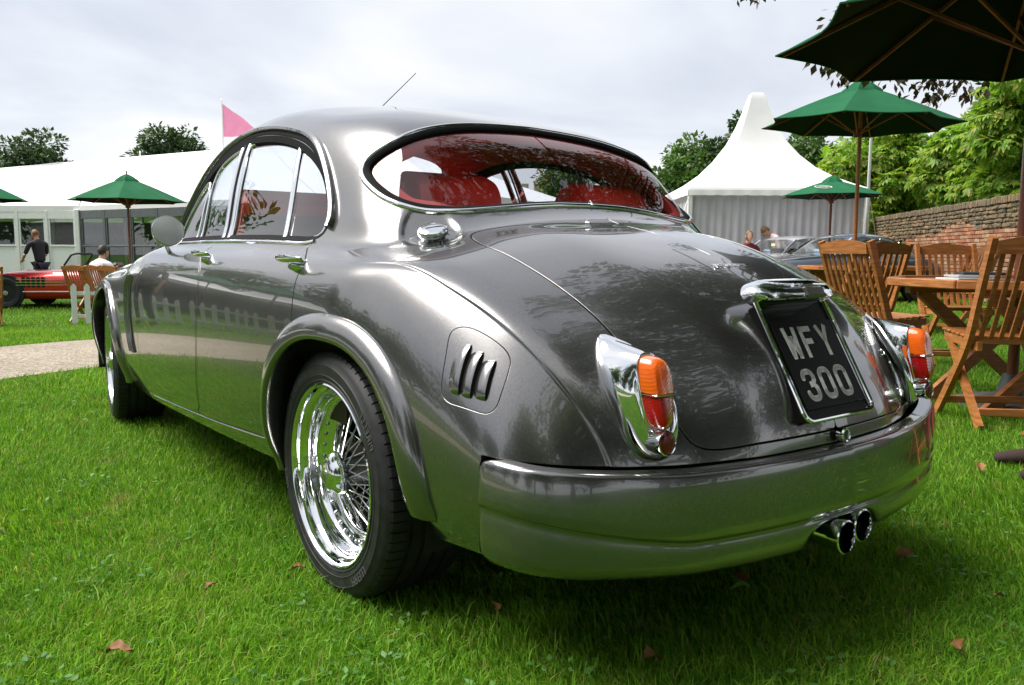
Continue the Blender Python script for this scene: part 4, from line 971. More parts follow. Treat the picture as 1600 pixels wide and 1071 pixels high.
# ---- pressed louvres on the side panel
def louvres():
    vp=DOORS[2]
    LV=[((23.80,12.42),(23.95,13.60)),((24.08,12.34),(24.23,13.48)),((24.37,12.27),(24.55,13.28))]
    for mir in (0,1):
        for a,b in LV:
            S_=line([a,((a[0]+b[0])/2-.02,(a[1]+b[1])/2),b],24); P,Nr=at(S_[:,0],S_[:,1]); n=len(P); V=[];F=[]
            T=np.gradient(P,axis=0);T/=np.linalg.norm(T,axis=1)[:,None]; X=np.cross(T,Nr); X=X*np.sign(X[:,0:1])  # towards the front
            pr=[(0,.0100),(.003,.0106),(.009,.0100),(.016,.0082),(.023,.0050),(.029,.0018),(.034,-.0005)]
            k=len(pr)
            for i in range(n):
                f=i/(n-1); e=math.sqrt(max(0,1-abs(2*f-1)**3.2)); w=.35+.65*e
                for x,h in pr: V.append(P[i]+X[i]*(x*w-.004*0)+Nr[i]*(h*e-.0004))
            for i in range(n-1):
                for q in range(k-1): F.append((i*k+q,i*k+q+1,(i+1)*k+q+1,(i+1)*k+q))
            V=np.array(V)*np.array([1,-1 if mir else 1,1]); o=link('louvre',V,F if mir else [f[::-1] for f in F],MT['paint'],vp[mir],True)
            V=[];F=[]
            for i in range(n):
                f=i/(n-1); e=math.sqrt(max(0,1-abs(2*f-1)**3.2)); V+=[P[i]+X[i]*.0015+Nr[i]*(.0096*e),P[i]+X[i]*.0005+Nr[i]*.0004,P[i]-X[i]*.0045*e+Nr[i]*.0006]
            for i in range(n-1): F+=[(3*i,3*i+1,3*i+4,3*i+3),(3*i+1,3*i+2,3*i+5,3*i+4)]
            V=np.array(V)*np.array([1,-1 if mir else 1,1]); link('louvre_slot',V,F,MT['under'],o,False)
louvres()
# ================================================================ THE PLACE
def sstep(a,b,x): t=np.clip((np.asarray(x,float)-a)/(b-a),0,1); return t*t*(3-2*t)
def ground_z(x,y):
    # the lawn falls away gently to the far left
    return -.34*sstep(7.2,14.5,np.asarray(y,float)-.25*np.minimum(np.asarray(x,float)+4,0))*sstep(0.5,-3.0,x)
PATH_NEAR=[(6.6,26),(2.0,16.5),(-.9,10.6),(-2.3,7.7),(-3.18,6.08),(-3.52,5.45),(-3.75,4.55),(-3.98,3.55),(-4.5,2.2),(-5.6,.2),(-7.5,-3),(-12,-9)]
PATH_FAR=[(3.6,26),(-.2,17),(-2.6,12),(-3.7,9.5),(-4.29,8.23),(-4.73,7.36),(-5.25,6.1),(-5.75,4.85),(-6.5,3.3),(-7.8,1.0),(-9.7,-2.2),(-14,-8.5)]
PATH=PATH_NEAR+PATH_FAR[::-1]
def build_ground():
    xs=np.r_[np.linspace(-300,-30,10),np.linspace(-28,28,113),np.linspace(30,300,10)]; ys=np.r_[np.linspace(-300,-14,10),np.linspace(-12,40,105),np.linspace(43,500,12)]
    X,Y=np.meshgrid(xs,ys,indexing='ij'); Z=ground_z(X,Y)
    i=np.arange(X.size).reshape(X.shape); q=np.stack([i[:-1,:-1],i[1:,:-1],i[1:,1:],i[:-1,1:]],-1).reshape(-1,4)
    m=Mat('lawn_soil_and_turf').set(rough=.9,spec=.1)
    a=m.noise(1.1,5,.6); b=m.noise(45,5,.7); c=m.noise(.35,3)
    base=m.ramp(b,[(.25,(.020,.055,.006)),(.5,(.050,.125,.012)),(.75,(.09,.20,.022))])
    var=m.ramp(a,[(.3,(.75,.8,.7)),(.7,(1.25,1.15,1.2))]); m.base(m.mul(base,var)); m.bump(m.noise(70,4,.7),.9,.03)
    o=link('lawn',np.c_[X.ravel(),Y.ravel(),Z.ravel()],q,m.m); o['kind']='structure'
    # gravel path, laid a little above the turf base
    N_=catmull(np.array(PATH_NEAR),5);F_=catmull(np.array(PATH_FAR),5); n=min(len(N_),len(F_)); V=[];
    for k in range(n):
        for j in range(7):
            p=N_[k]*(1-j/6)+F_[k]*(j/6); V.append((p[0],p[1],float(ground_z(p[0],p[1]))+.006+.010*math.sin(math.pi*j/6)))
    F=[(k*7+j,k*7+j+1,(k+1)*7+j+1,(k+1)*7+j) for k in range(n-1) for j in range(6)]
    m=Mat('gravel_path').set(rough=.9); v=m.n('ShaderNodeTexVoronoi'); v.inputs['Scale'].default_value=55; m.l(m.coord(),v.inputs['Vector'])
    m.base(m.mul(m.ramp(v.outputs['Color'],[(.2,(.20,.165,.125)),(.8,(.42,.36,.28))]),m.ramp(m.noise(1.4,4),[(.3,(.8,.8,.78)),(.7,(1.1,1.1,1.1))]))); m.bump(v.outputs['Distance'],.8,.012)
    o=link('gravel_path',V,F,m.m); o['kind']='structure'
build_ground()
# ---- materials for the place
MT['seam']=simple('grey_welded_seam',(.55,.55,.56),.6)
MT['lining']=simple('grey_tent_lining',(.20,.21,.22),.8)
MT['pvc']=simple('white_marquee_fabric',(.80,.80,.80),.55,var=.03,scale=.6)
def fabric(name,c,var=.08,tr=.12,bumps=.15):
    m=Mat(name).set(rough=.85,spec=.2); c=np.array(c); m.base(m.ramp(m.noise(3,4),[(.3,tuple(c*(1-var))),(.7,tuple(np.minimum(c*(1+var),1)))])); m.bump(m.noise(200,2),bumps,.002)
    t=m.n('ShaderNodeBsdfTranslucent'); t.inputs[0].default_value=(*np.minimum(c*1.3,1),1); mx=m.n('ShaderNodeMixShader'); mx.inputs[0].default_value=tr
    out=m.t.nodes['Material Output']; m.l(m.b.outputs[0],mx.inputs[1]); m.l(t.outputs[0],mx.inputs[2]); m.l(mx.outputs[0],out.inputs[0]); return m.m
MT['canvas_white']=fabric('white_canvas',(.80,.80,.795),.03,.10); MT['curtain']=fabric('pale_curtain',(.52,.51,.54),.05,.08)
def shade_backed(name,c,back):  # back: underside shade put into the colour of faces seen from behind
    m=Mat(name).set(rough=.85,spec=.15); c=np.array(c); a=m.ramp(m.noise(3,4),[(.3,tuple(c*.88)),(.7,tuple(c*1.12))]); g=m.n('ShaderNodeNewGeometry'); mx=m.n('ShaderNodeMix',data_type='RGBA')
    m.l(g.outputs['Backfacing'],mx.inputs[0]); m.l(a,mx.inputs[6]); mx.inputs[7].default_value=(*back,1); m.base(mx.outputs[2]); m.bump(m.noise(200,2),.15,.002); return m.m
MT['green']=shade_backed('green_parasol_canvas',(.012,.110,.045),(.004,.020,.011)); MT['green_shaded']=shade_backed('shaded_green_parasol_canvas',(.010,.085,.035),(.003,.012,.008)); MT['pink']=fabric('pink_flag',(.74,.27,.42),.08,.3)  # second green: same parasol cloth, darkened further to carry its shade
MT['whitepaint']=simple('white_paint',(.78,.78,.76),.45,var=.04); MT['alu']=simple('aluminium_frame',(.62,.62,.62),.4,.3,var=.05); MT['greyframe']=simple('dark_grey_frame',(.10,.11,.115),.4)
m=Mat('teak_wood').set(rough=.5,coat=.12,coatr=.3)
f=m.noise(9,5,.6,stretch=(1,1,8)); g_=m.noise(1.7,3)
m.base(m.mul(m.ramp(f,[(.25,(.24,.075,.018)),(.5,(.42,.155,.042)),(.75,(.56,.235,.075))]),m.ramp(g_,[(.3,(.78,.75,.72)),(.7,(1.12,1.1,1.05))]))); m.bump(f,.2,.003); MT['teak']=m.m
m=Mat('red_stained_pole').set(rough=.45,coat=.2); m.base(m.ramp(m.noise(6,4,stretch=(3,3,.4)),[(.3,(.17,.045,.022)),(.7,(.27,.085,.04))])); MT['pole']=m.m
def leafmat(name,cols,tr=.35,rough=.5,hue=.0):
    mm=Mat(name).set(rough=rough,spec=.35); geo=mm.n('ShaderNodeNewGeometry')
    c=mm.ramp(geo.outputs['Random Per Island'],[(i/(len(cols)-1),x) for i,x in enumerate(cols)])
    c=mm.mul(c,mm.ramp(mm.noise(.9,3),[(.3,(.7,.75,.7)),(.7,(1.2,1.15,1.1))])); mm.base(c)
    t=mm.n('ShaderNodeBsdfTranslucent'); mm.l(mm.mul(c,(1.5,1.7,.9,1)),t.inputs[0]); mx=mm.n('ShaderNodeMixShader'); mx.inputs[0].default_value=tr
    out=mm.t.nodes['Material Output']; mm.l(mm.b.outputs[0],mx.inputs[1]); mm.l(t.outputs[0],mx.inputs[2]); mm.l(mx.outputs[0],out.inputs[0]); return mm.m
MT['leaf_dark']=leafmat('dark_foliage',[(.030,.065,.024),(.052,.098,.034),(.080,.125,.045)],.15)
MT['leaf_mid']=leafmat('mid_green_foliage',[(.045,.10,.022),(.08,.155,.035),(.12,.20,.05)],.25)
MT['leaf_bright']=leafmat('bright_chestnut_foliage',[(.10,.21,.02),(.17,.32,.03),(.25,.38,.05),(.38,.34,.07)],.38)
MT['leaf_copper']=leafmat('bronze_foliage',[(.045,.028,.018),(.07,.042,.022),(.05,.055,.02)],.15)
m=Mat('bark').set(rough=.9); m.base(m.ramp(m.noise(6,6,.65,stretch=(2,2,.5)),[(.3,(.035,.028,.02)),(.7,(.11,.09,.065))])); m.bump(m.noise(14,5,stretch=(2,2,.5)),.8,.03); MT['bark']=m.m
# ---- trees
LEAF_SIMPLE=(np.array([(0,0,0),(.5,-.28,.03),(1,0,-.05),(.5,.28,.03)]),[(0,1,2),(0,2,3)])
def palmate():
    V=[];F=[]
    for a,L in ((-1.15,.62),(-.55,.85),(0,1.0),(.55,.85),(1.15,.62)):
        c,s=math.cos(a),math.sin(a); k=len(V)
        for x,y,z in ((.04,0,0),(.62,-.17,.0),(1.0,0,-.22),(.62,.17,.0)): V.append((L*(x*c-y*s),L*(x*s+y*c),z*L-.10*L*(x>.5)))
        F+=[(k,k+1,k+2),(k,k+2,k+3)]
    return np.array(V),F
LEAF_PALM=palmate()
def scatter_leaves(C,Rr,n,size,leaf,seed,droop=.35,shell=.55):
    """C (k,3) clump centres, Rr radii -> leaf mesh arrays"""
    g=np.random.default_rng(seed); LV,LF=leaf
    w=Rr**2; idx=g.choice(len(C),n,p=w/w.sum())
    d=g.normal(size=(n,3)); d/=np.linalg.norm(d,axis=1)[:,None]
    rr=(shell+(1-shell)*g.random(n))**.6; P=C[idx]+d*(Rr[idx]*rr)[:,None]*np.array([1,1,.82])
    # leaf axis: outward and down
    ax=d+g.normal(scale=.55,size=(n,3)); ax[:,2]-=droop; ax/=np.linalg.norm(ax,axis=1)[:,None]
    nn=d*.5+np.array([0,0,.9])+g.normal(scale=.45,size=(n,3)); nn-=ax*(nn*ax).sum(1)[:,None]; nn/=np.linalg.norm(nn,axis=1)[:,None]+1e-9
    bb=np.cross(nn,ax); s=size*(.65+.7*g.random(n))
    V=P[:,None,:]+(LV[None,:,0:1]*ax[:,None]+LV[None,:,1:2]*bb[:,None]+LV[None,:,2:3]*nn[:,None])*s[:,None,None]
    k=len(LV); F=(np.arange(n)[:,None,None]*k+np.array(LF)[None]).reshape(-1,3)
    return V.reshape(-1,3),F
def tree(x,y,h,r,label,group=None,mat='leaf_mid',leaf=None,n=9000,size=.22,seed=1,base=None,clumps=70,cr=.26,shape=1.0,z0=None,trunk=.18,name='tree',zlow=.30,droop=.35,cat='tree'):
    g=np.random.default_rng(seed); z0=float(ground_z(x,y)) if z0 is None else z0
    root=empty(name,(x,y,z0),0,label,cat,group)
    th=h*zlow; cz=(h+th)/2; hz=(h-th)/2
    C=[];R=[]
    while len(C)<clumps:
        d=g.normal(size=3); d/=np.linalg.norm(d); q=g.random()**.45*.86
        p=d*q*np.array([r,r,hz]); f=1-.35*max(0,d[2])*shape
        p[0]*=f;p[1]*=f; C.append((p[0],p[1],cz+p[2])); R.append(r*cr*(.6+.8*g.random()))
    C=np.array(C);R=np.array(R)
    V,F=scatter_leaves(C,R,n,size,leaf or LEAF_SIMPLE,seed,droop)
    link('crown',V,F,MT[mat],root,False)
    m=MB(); tr=trunk*h/8
    m.tube([(0,0,-.1),(.03*h*.2,0,th*.5),(0,.02*h,th),(0,0,cz)],[tr*1.35,tr,tr*.85,tr*.35],9); m.build('trunk',MT['bark'],root)
    m=MB()
    for c,rr in list(zip(C,R))[::max(1,clumps//14)]:
        a=np.array([0,0,th*.85+.25*(c[2]-th)*.6]); mid=(a+c)/2+np.array([0,0,-.08*h*.5]); m.tube([a,mid,c],[tr*.45,tr*.28,tr*.08],5)
    m.build('branch',MT['bark'],root)
    return root
def in_px_done(): pass
# trees beyond the marquee and tents
tree(-41.2,70,11.9,4.3,'dark grey-green tree with a split top left of the flags','trees on the horizon','leaf_dark',seed=11,n=9000,size=.42,clumps=60,cr=.30,shape=.9)
tree(-47,74,8.6,4.2,'lowest and darkest tree at the far left edge',"trees on the horizon",'leaf_dark',seed=12,n=8000,size=.42,clumps=50)
tree(-29.2,70,12.7,3.9,'round-topped oak rising above the middle of the long marquee','trees on the horizon','leaf_dark',seed=13,n=9000,size=.42,clumps=60,cr=.30)
tree(9.9,46,7.3,2.6,'bushy green tree between the saloon roof and the pointed tent','trees on the horizon','leaf_mid',seed=14,n=9000,size=.30)
tree(12.6,45,8.9,2.1,'tall dark tree directly behind the left slope of the pointed tent','trees on the horizon','leaf_dark',seed=15,n=9000,size=.32,clumps=50)
tree(16.2,45,7.7,2.8,'tree showing between the pointed tent and the middle parasol','trees on the horizon','leaf_mid',seed=16,n=9000,size=.30)
tree(19.2,44,7.2,2.8,'tree right of the pointed tent, behind the thin white mast','trees on the horizon','leaf_mid',seed=17,n=8000,size=.30)
tree(3.9,60,8.9,2.6,'round tree seen through the saloon windows beside the battlements','trees behind the battlements','leaf_mid',seed=18,n=7000,size=.34)
tree(-10.5,58,9.0,4.2,'tree seen through the lower left of the saloon rear window','trees behind the battlements','leaf_dark',seed=19,n=8000,size=.36)
tree(-19,60,7.6,4.0,'tree hidden behind the roof of the saloon','trees behind the battlements','leaf_dark',seed=20,n=6000,size=.36)
# horse chestnuts behind the wall
tree(11.0,24.5,5.1,2.0,'smaller horse chestnut behind the far end of the wall','horse chestnuts behind the wall','leaf_bright',LEAF_PALM,n=9000,size=.22,seed=21,clumps=60,cr=.26,zlow=.22,droop=.7,name='horse_chestnut')
tree(12.5,21.4,5.7,1.9,'middle horse chestnut with yellowing leaves behind the wall','horse chestnuts behind the wall','leaf_bright',LEAF_PALM,n=10000,size=.22,seed=22,clumps=60,cr=.26,zlow=.22,droop=.7,name='horse_chestnut')
tree(12.7,18.6,6.5,2.1,'largest horse chestnut nearest the big parasol','horse chestnuts behind the wall','leaf_bright',LEAF_PALM,n=13500,size=.215,seed=23,clumps=70,cr=.25,zlow=.18,droop=.7,name='horse_chestnut')
tree(12.0,13.5,5.2,2.4,'horse chestnut behind the wall beyond the right picture edge','horse chestnuts behind the wall','leaf_bright',LEAF_PALM,n=4000,size=.30,seed=24,clumps=50,zlow=.2,droop=.7,name='horse_chestnut')
# the big tree over the cafe tables: crown above and to the right of the picture
def big_tree():
    root=empty('shade_tree',(7.6,3.6,0),0,'great spreading tree whose bronze lower sprays hang over the large parasol','tree')
    g=np.random.default_rng(31); C=[];R=[]
    while len(C)<230:
        d=g.normal(size=3);d/=np.linalg.norm(d);q=g.random()**.5; p=d*q*np.array([7.4,7.6,3.9])+np.array([0,0,8.6])
        if p[2]<4.6: continue
        C.append(p);R.append(.55+.75*g.random())
    C=np.array(C);R=np.array(R); V,F=scatter_leaves(C,R,60000,.20,LEAF_SIMPLE,32,.5); link('crown',V,F,MT['leaf_dark'],root,False)
    m=MB(); m.tube([(0,0,-.1),(.1,.05,1.5),(0,0,3.6),(-.2,.1,7)],[.55,.42,.36,.2],12); m.build('trunk',MT['bark'],root)
    m=MB()
    for c in C[::9]: m.tube([(0,0,3.4),(np.array([0,0,3.6])+c)/2+np.array([0,0,.5]),c],[.16,.10,.03],6)
    m.build('branch',MT['bark'],root)
    # low hanging sprays, in local coordinates
    sp=[((-4.5,3.6,3.3),(-4.65,2.85,2.27)),((-4.2,3.6,3.3),(-4.25,2.9,2.22)),((-4.9,3.5,3.4),(-5.0,2.9,2.30)),((-3.9,3.5,3.4),(-4.0,2.9,2.26)),((-5.55,3.4,3.7),(-5.72,2.8,2.86))]
    Cs=[];Rs=[];m=MB()
    for a,b in sp:
        a=np.array(a);b=np.array(b); m.tube([np.array([a[0]*.55,a[1]*.8,5.8]),np.array([a[0]*.85,a[1],4.6]),a,(a+b)/2+np.array([.1,0,.05]),b],[.05,.03,.014,.008,.004],5)
        for t in (.55,.75,.9,1.0): Cs.append(a+(b-a)*t+g.normal(scale=.04,size=3));Rs.append(.12)
        for q in range(4):
            e=b+g.normal(scale=.14,size=3)*np.array([1.3,1,.45]); m.tube([a+(b-a)*.8,e],[.004,.002],4); Cs.append(e);Rs.append(.08)
    m.build('hanging_twig',MT['bark'],root)['kind']='stuff'; V,F=scatter_leaves(np.array(Cs),np.array(Rs),560,.075,LEAF_SIMPLE,33,.6); link('hanging_spray',V,F,MT['leaf_copper'],root,False)['kind']='stuff'
big_tree()
# trees round the rest of the showground (they stand beyond the picture edges)
G_='trees round the showground outside the picture'
TL=['broad tree beyond the left edge, behind the peaked tents','broad tree left of the picture, level with the red roadster','broad tree far left of the path','broad tree behind the picket fence on the left','broad tree to the left behind the viewer','tall tree behind the viewer, left of the path','tall tree directly behind the viewer','tall tree behind the viewer on the right','broad tree right of the viewer, beyond the chairs','broad tree beyond the near end of the brick wall','dense tree close behind the viewer','dense tree close behind the viewer on the right','dense tree close behind the viewer on the left']
for k,(x,y,h,r) in enumerate([(-26,20,9.5,4.5),(-31,13,11,5),(-33,5,10,5),(-30,-4,11,5.5),(-24,-12,10,5),(-14,-18,11,5.5),(-3,-19,10,5),(8,-17,11,6),(17,-9,10,5.5),(19,1,10,5),(2.5,-9.5,13,5.5),(10,-7,13,6),(-5.5,-11,12,5)]):
    tree(x,y,h,r,TL[k],G_,'leaf_dark' if k%2 else 'leaf_mid',seed=40+k,n=4200,size=.55,clumps=45,cr=.30,zlow=.12)
# ---- flags
def flag(x,y,zt,w,h,label,droop=.18,z0=None):
    z0=float(ground_z(x,y)) if z0 is None else z0; root=empty('pink_flag',(x,y,z0),0,label,'flag','pink pennants on masts')
    m=MB(); m.tube([(0,0,0),(0,0,zt-z0+.12)],[.05,.03],8); m.lathe([(.0001,.18),(.05,.13),(.0001,.08)],8,Matrix.Translation((0,0,zt-z0))); m.build('mast',MT['whitepaint'],root)
    V=[];F=[];a=14;b=8
    for i in range(a+1):
        for j in range(b+1):
            u=i/a;v=j/b; top=0-u*h*.80; bot=-h+u*h*.03; V.append((.03+w*u,.10*math.sin(u*6+v)*u,zt-z0+top*(1-v)+bot*v-.04*math.sin(u*9)*u))
    for i in range(a):
        for j in range(b): F.append((i*(b+1)+j,i*(b+1)+j+1,(i+1)*(b+1)+j+1,(i+1)*(b+1)+j))
    link('flag_cloth',V,F,MT['pink'],root)
flag(-10.62,30,6.25,1.30,1.18,'pink pennant on the tall mast just left of the saloon roof')
flag(-15.95,35,4.98,.75,.42,'small pink pennant peeping over the marquee ridge')
flag(-20.0,30,4.85,.95,.75,'pink pennant cut off by the left picture edge')
# ---- long white marquee
def marquee():
    GZ=-.34; root=empty('long_marquee',(-14.3,26.8,GZ),0,'long white marquee with glazed wall panels behind the red roadster','marquee')
    def L(p): return (p[0]+14.3,p[1]-26.8,p[2]-GZ)
    A=(-33,27.0,2.32);B=(-14.3,26.8,2.34);C=(-1.5,19.6,2.36);Lb=(-34,40,2.3);R1=(-18.7,34,4.55);R2=(-4.2,25.6,4.5);Cb=(3,27.5,2.3);Bb=(-18,42,2.3)
    P=[A,B,C,Lb,R1,R2,Cb,Bb]
    V=[];F=[]
    def patch(a,b,c,d,n=10,m_=8,sag=.10):
        k=len(V)
        for i in range(n+1):
            for j in range(m_+1):
                u=i/n;v=j/m_; p=(np.array(a)*(1-u)+np.array(b)*u)*(1-v)+(np.array(d)*(1-u)+np.array(c)*u)*v; p[2]-=sag*math.sin(math.pi*v)*(.6+.4*math.sin(u*math.pi*3)**2); V.append(L(p))
        for i in range(n):
            for j in range(m_): F.append((k+i*(m_+1)+j,k+(i+1)*(m_+1)+j,k+(i+1)*(m_+1)+j+1,k+i*(m_+1)+j+1))
    patch(A,B,R1,R1); patch(B,C,R2,R1); patch(Lb,A,R1,R1); patch(C,Cb,R2,R2); patch(Cb,Bb,R1,R2); patch(Bb,Lb,R1,R1)
    link('roof',V,F,MT['pvc'],root)
    m=MB()
    for a,b in ((A,B),(B,C),(C,Cb),(Lb,A)): m.bar(L((a[0],a[1],a[2]-.07)),L((b[0],b[1],b[2]-.07)),.05,.20,(0,0,1))
    m.build('eaves_valance',MT['whitepaint'],root)
    for k in range(1,7):
        for (a,b,c,d) in ((A,B,R1,R1),(B,C,R2,R1)):
            u=k/7; p=[np.array(a)*(1-u)+np.array(b)*u,np.array(d)*(1-u)+np.array(c)*u]; q=[p[0]*(1-v)+p[1]*v+np.array([0,0,.012-.10*math.sin(math.pi*v)*(.6+.4*math.sin(u*math.pi*3)**2)]) for v in np.linspace(0,1,9)]
            m=MB(); m.tube([L(x) for x in q],.012,4); m.build('roof_seam',MT['seam'],root)
    m=MB(); m.tube([L((B[0],B[1]-.02,B[2]+.03)),L(((B[0]+R1[0])/2+.6,(B[1]+R1[1])/2,3.46)),L((-17.2,33.2,4.42))],.012,5); m.build('roof_seam',MT['greyframe'],root)
    # bays
    def bays(a,b,n,wall,dark=False):
        a=np.array(a[:2]);b=np.array(b[:2]);d=(b-a)/n;Lw=np.linalg.norm(d);ang=math.atan2(d[1],d[0])
        for i in range(n):
            p=a+d*i; M=Matrix.Translation(L((p[0],p[1],GZ)))@Matrix.Rotation(ang,4,'Z'); H=2.56
            f=MB(); w=.09
            f.box((0,0,H/2),(w,.08,H),M,.01)
            for zc,hh in ((.05,.10),(1.40,.06),(H-.14,.28)): f.box((Lw/2,0,zc),(Lw-w-.004,.06,hh),M,.008)
            for xx in (w/2+.035,Lw-w/2-.035): f.box((xx,.004,H/2),(.05,.05,H-.3),M,.006)
            fo=f.build('wall_frame',MT['greyframe'] if dark else MT['whitepaint'],root)
            g=MB(); g.box((Lw/2,.01,1.87),(Lw-w-.12,.008,.86),M); g.build('pane',MT['glass_clear'],fo)
            g=MB(); g.box((Lw/2,.012,.74),(Lw-w-.12,.012,1.24),M); g.build('pane' if dark else 'lower_panel',MT['glass_clear'] if dark else MT['pvc'],fo)
    bays((-19.3-3*1.02,26.95),(-14.42,26.80),8,0); bays((-14.25,26.75),(-7.5,22.95),6,0,True)
    m=MB(); m.box(L((-14.36,26.76,.96)),(.16,.16,2.6),None,.02); m.build('corner_post',MT['whitepaint'],root)
    # inside: floor, ceiling lining and some white tables
    m=MB(); m.add([L(p) for p in ((-33,27.4,GZ+.03),(-14.3,27.2,GZ+.03),(-1.5,20,GZ+.03),(3,27,GZ+.03),(-18,41,GZ+.03),(-33,39,GZ+.03))],[(0,1,2,3,4,5)]); m.build('floor',simple('grey_carpet',(.16,.17,.18),.9),root,False)
    for x in range(9):
        m=MB(); m.bar(L((-31+x*3,33.5-.0*x-(max(0,x-5))*1.5,GZ)),L((-31+x*3,33.5-(max(0,x-5))*1.5,2.3)),.12,.12)
        m.build('inner_post',MT['alu'],root)
    m=MB()
    for a,b in (((-33,38.5),(-17.5,40.5)),((-17.5,40.5),(2.6,27.0))): m.bar(L((a[0],a[1],1.0)),L((b[0],b[1],1.0)),.06,2.6,(0,0,1))
    m.build('back_wall',MT['lining'],root)
marquee()
# ---- pointed white tent
def pagoda():
    cx,cy,hw=6.1,20.7,2.08; rz=0.0; root=empty('pointed_tent',(cx,cy,0),rz,'white pointed pagoda tent with grey curtain walls beside the brick wall','tent')
    zs=[4.90,4.88,4.72,4.45,4.1,3.7,3.3,2.98,2.72,2.54,2.42,2.36]; rs=[.13,.15,.20,.28,.40,.58,.85,1.14,1.48,1.80,2.05,hw]
    V=[];F=[];n=24
    for z,r in zip(zs,rs):
        for s in range(4):
            for q in range(n//4):
                t=q/(n//4)*2-1; p={0:(r*t,-r),1:(r,r*t),2:(-r*t,r),3:(-r,-r*t)}[s]
                k=1-.05*math.cos(t*math.pi/2)*min(1,r/1.0)*(1 if r<hw-.1 else 0); V.append((p[0]*k,p[1]*k,z))
    for i in range(len(zs)-1):
        for q in range(n): F.append((i*n+q,i*n+(q+1)%n,(i+1)*n+(q+1)%n,(i+1)*n+q))
    F.append(tuple(range(n)))
    link('roof',V,F,MT['canvas_white'],root,True,None,.5)
    m=MB()
    for s in range(4):
        M=Matrix.Rotation(s*math.pi/2,4,'Z')
        V=[];F=[];k=44
        for i in range(k+1):
            x=-hw+2*hw*i/k; V+= [(x,-hw-.012,2.36),(x,-hw-.03-.012*math.sin(i*1.4),2.24-.012*abs(math.sin(i*.9)))]
        for i in range(k): F.append((2*i,2*i+1,2*i+3,2*i+2))
        m.add(V,F,M)
    m.build('valance',MT['canvas_white'],root)
    for s in (0,1,2,3):
        V=[];F=[];k=150; M=Matrix.Rotation(s*math.pi/2,4,'Z'); w=hw-.10
        for i in range(k+1):
            x=-w+2*w*i/k; y=-w+.022*math.sin(i*.9)+.014*math.sin(i*.37+2)
            for z in (.03,.8,1.6,2.34): V.append((x,y+.01*math.sin(z*2+i*.2),z))
        for i in range(k):
            for j in range(3): F.append((i*4+j,(i+1)*4+j,(i+1)*4+j+1,i*4+j+1))
        mm=MB(); mm.add(V,F,M); mm.build('curtain_wall',MT['curtain'],root,True,3)
    for sx in (-1,1):
        for sy in (-1,1): mm=MB(); mm.box((sx*(hw-.05),sy*(hw-.05),1.17),(.10,.10,2.34),None,.01); mm.build('leg',MT['whitepaint'],root)
pagoda()
# guy ropes with pegs
def guy(a,b,label):
    m=MB(); m.tube([(0,0,0),(b[0]-a[0],b[1]-a[1],b[2]-a[2])],.008,5); m.lathe([(.0001,.05),(.02,.04),(.012,-.05)],6); o=m.build('guy_rope',MT['whitepaint']); o.location=a; tag(o,label,'rope','tent guy ropes')
guy((8.9,19.2,0.02),(8.15,18.62,2.25),'thin white guy rope at the right front corner of the pointed tent'); guy((3.2,18.0,0.02),(4.05,18.66,2.25),'thin white guy rope at the left front corner of the pointed tent')
# thin mast and white post beside the tent
m=MB(); m.tube([(0,0,0),(0,0,3.9)],[.045,.03],8); o=m.build('white_mast',MT['alu']); o.location=(7.55,17.3,0); tag(o,'thin pale mast standing between the pointed tent and the chestnuts','mast')
# ---- battlements far off
def castle():
    root=empty('castle_tower',(0,80,0),0,'pale stone battlements seen through the saloon windows','castle'); st=simple('pale_limestone',(.42,.37,.28),.9,var=.15,scale=3,bump=.5,bscale=8)
    m=MB(); m.box((0,2,3.4),(10.4,4,6.8)); m.box((0,0-.02,6.9),(10.7,.5,.25)); m.build('tower_wall',st,root,False)
    for i in range(9): m=MB(); m.box((-4.9+i*1.22,.15,7.36),(.70,.5,.70),None,.03); m.build('merlon',st,root,False)
    for i in range(3): m=MB(); m.box((-3+i*3,-.03,4.6),(.8,.1,1.6)); m.build('window',MT['greyframe'],root,False)
castle()
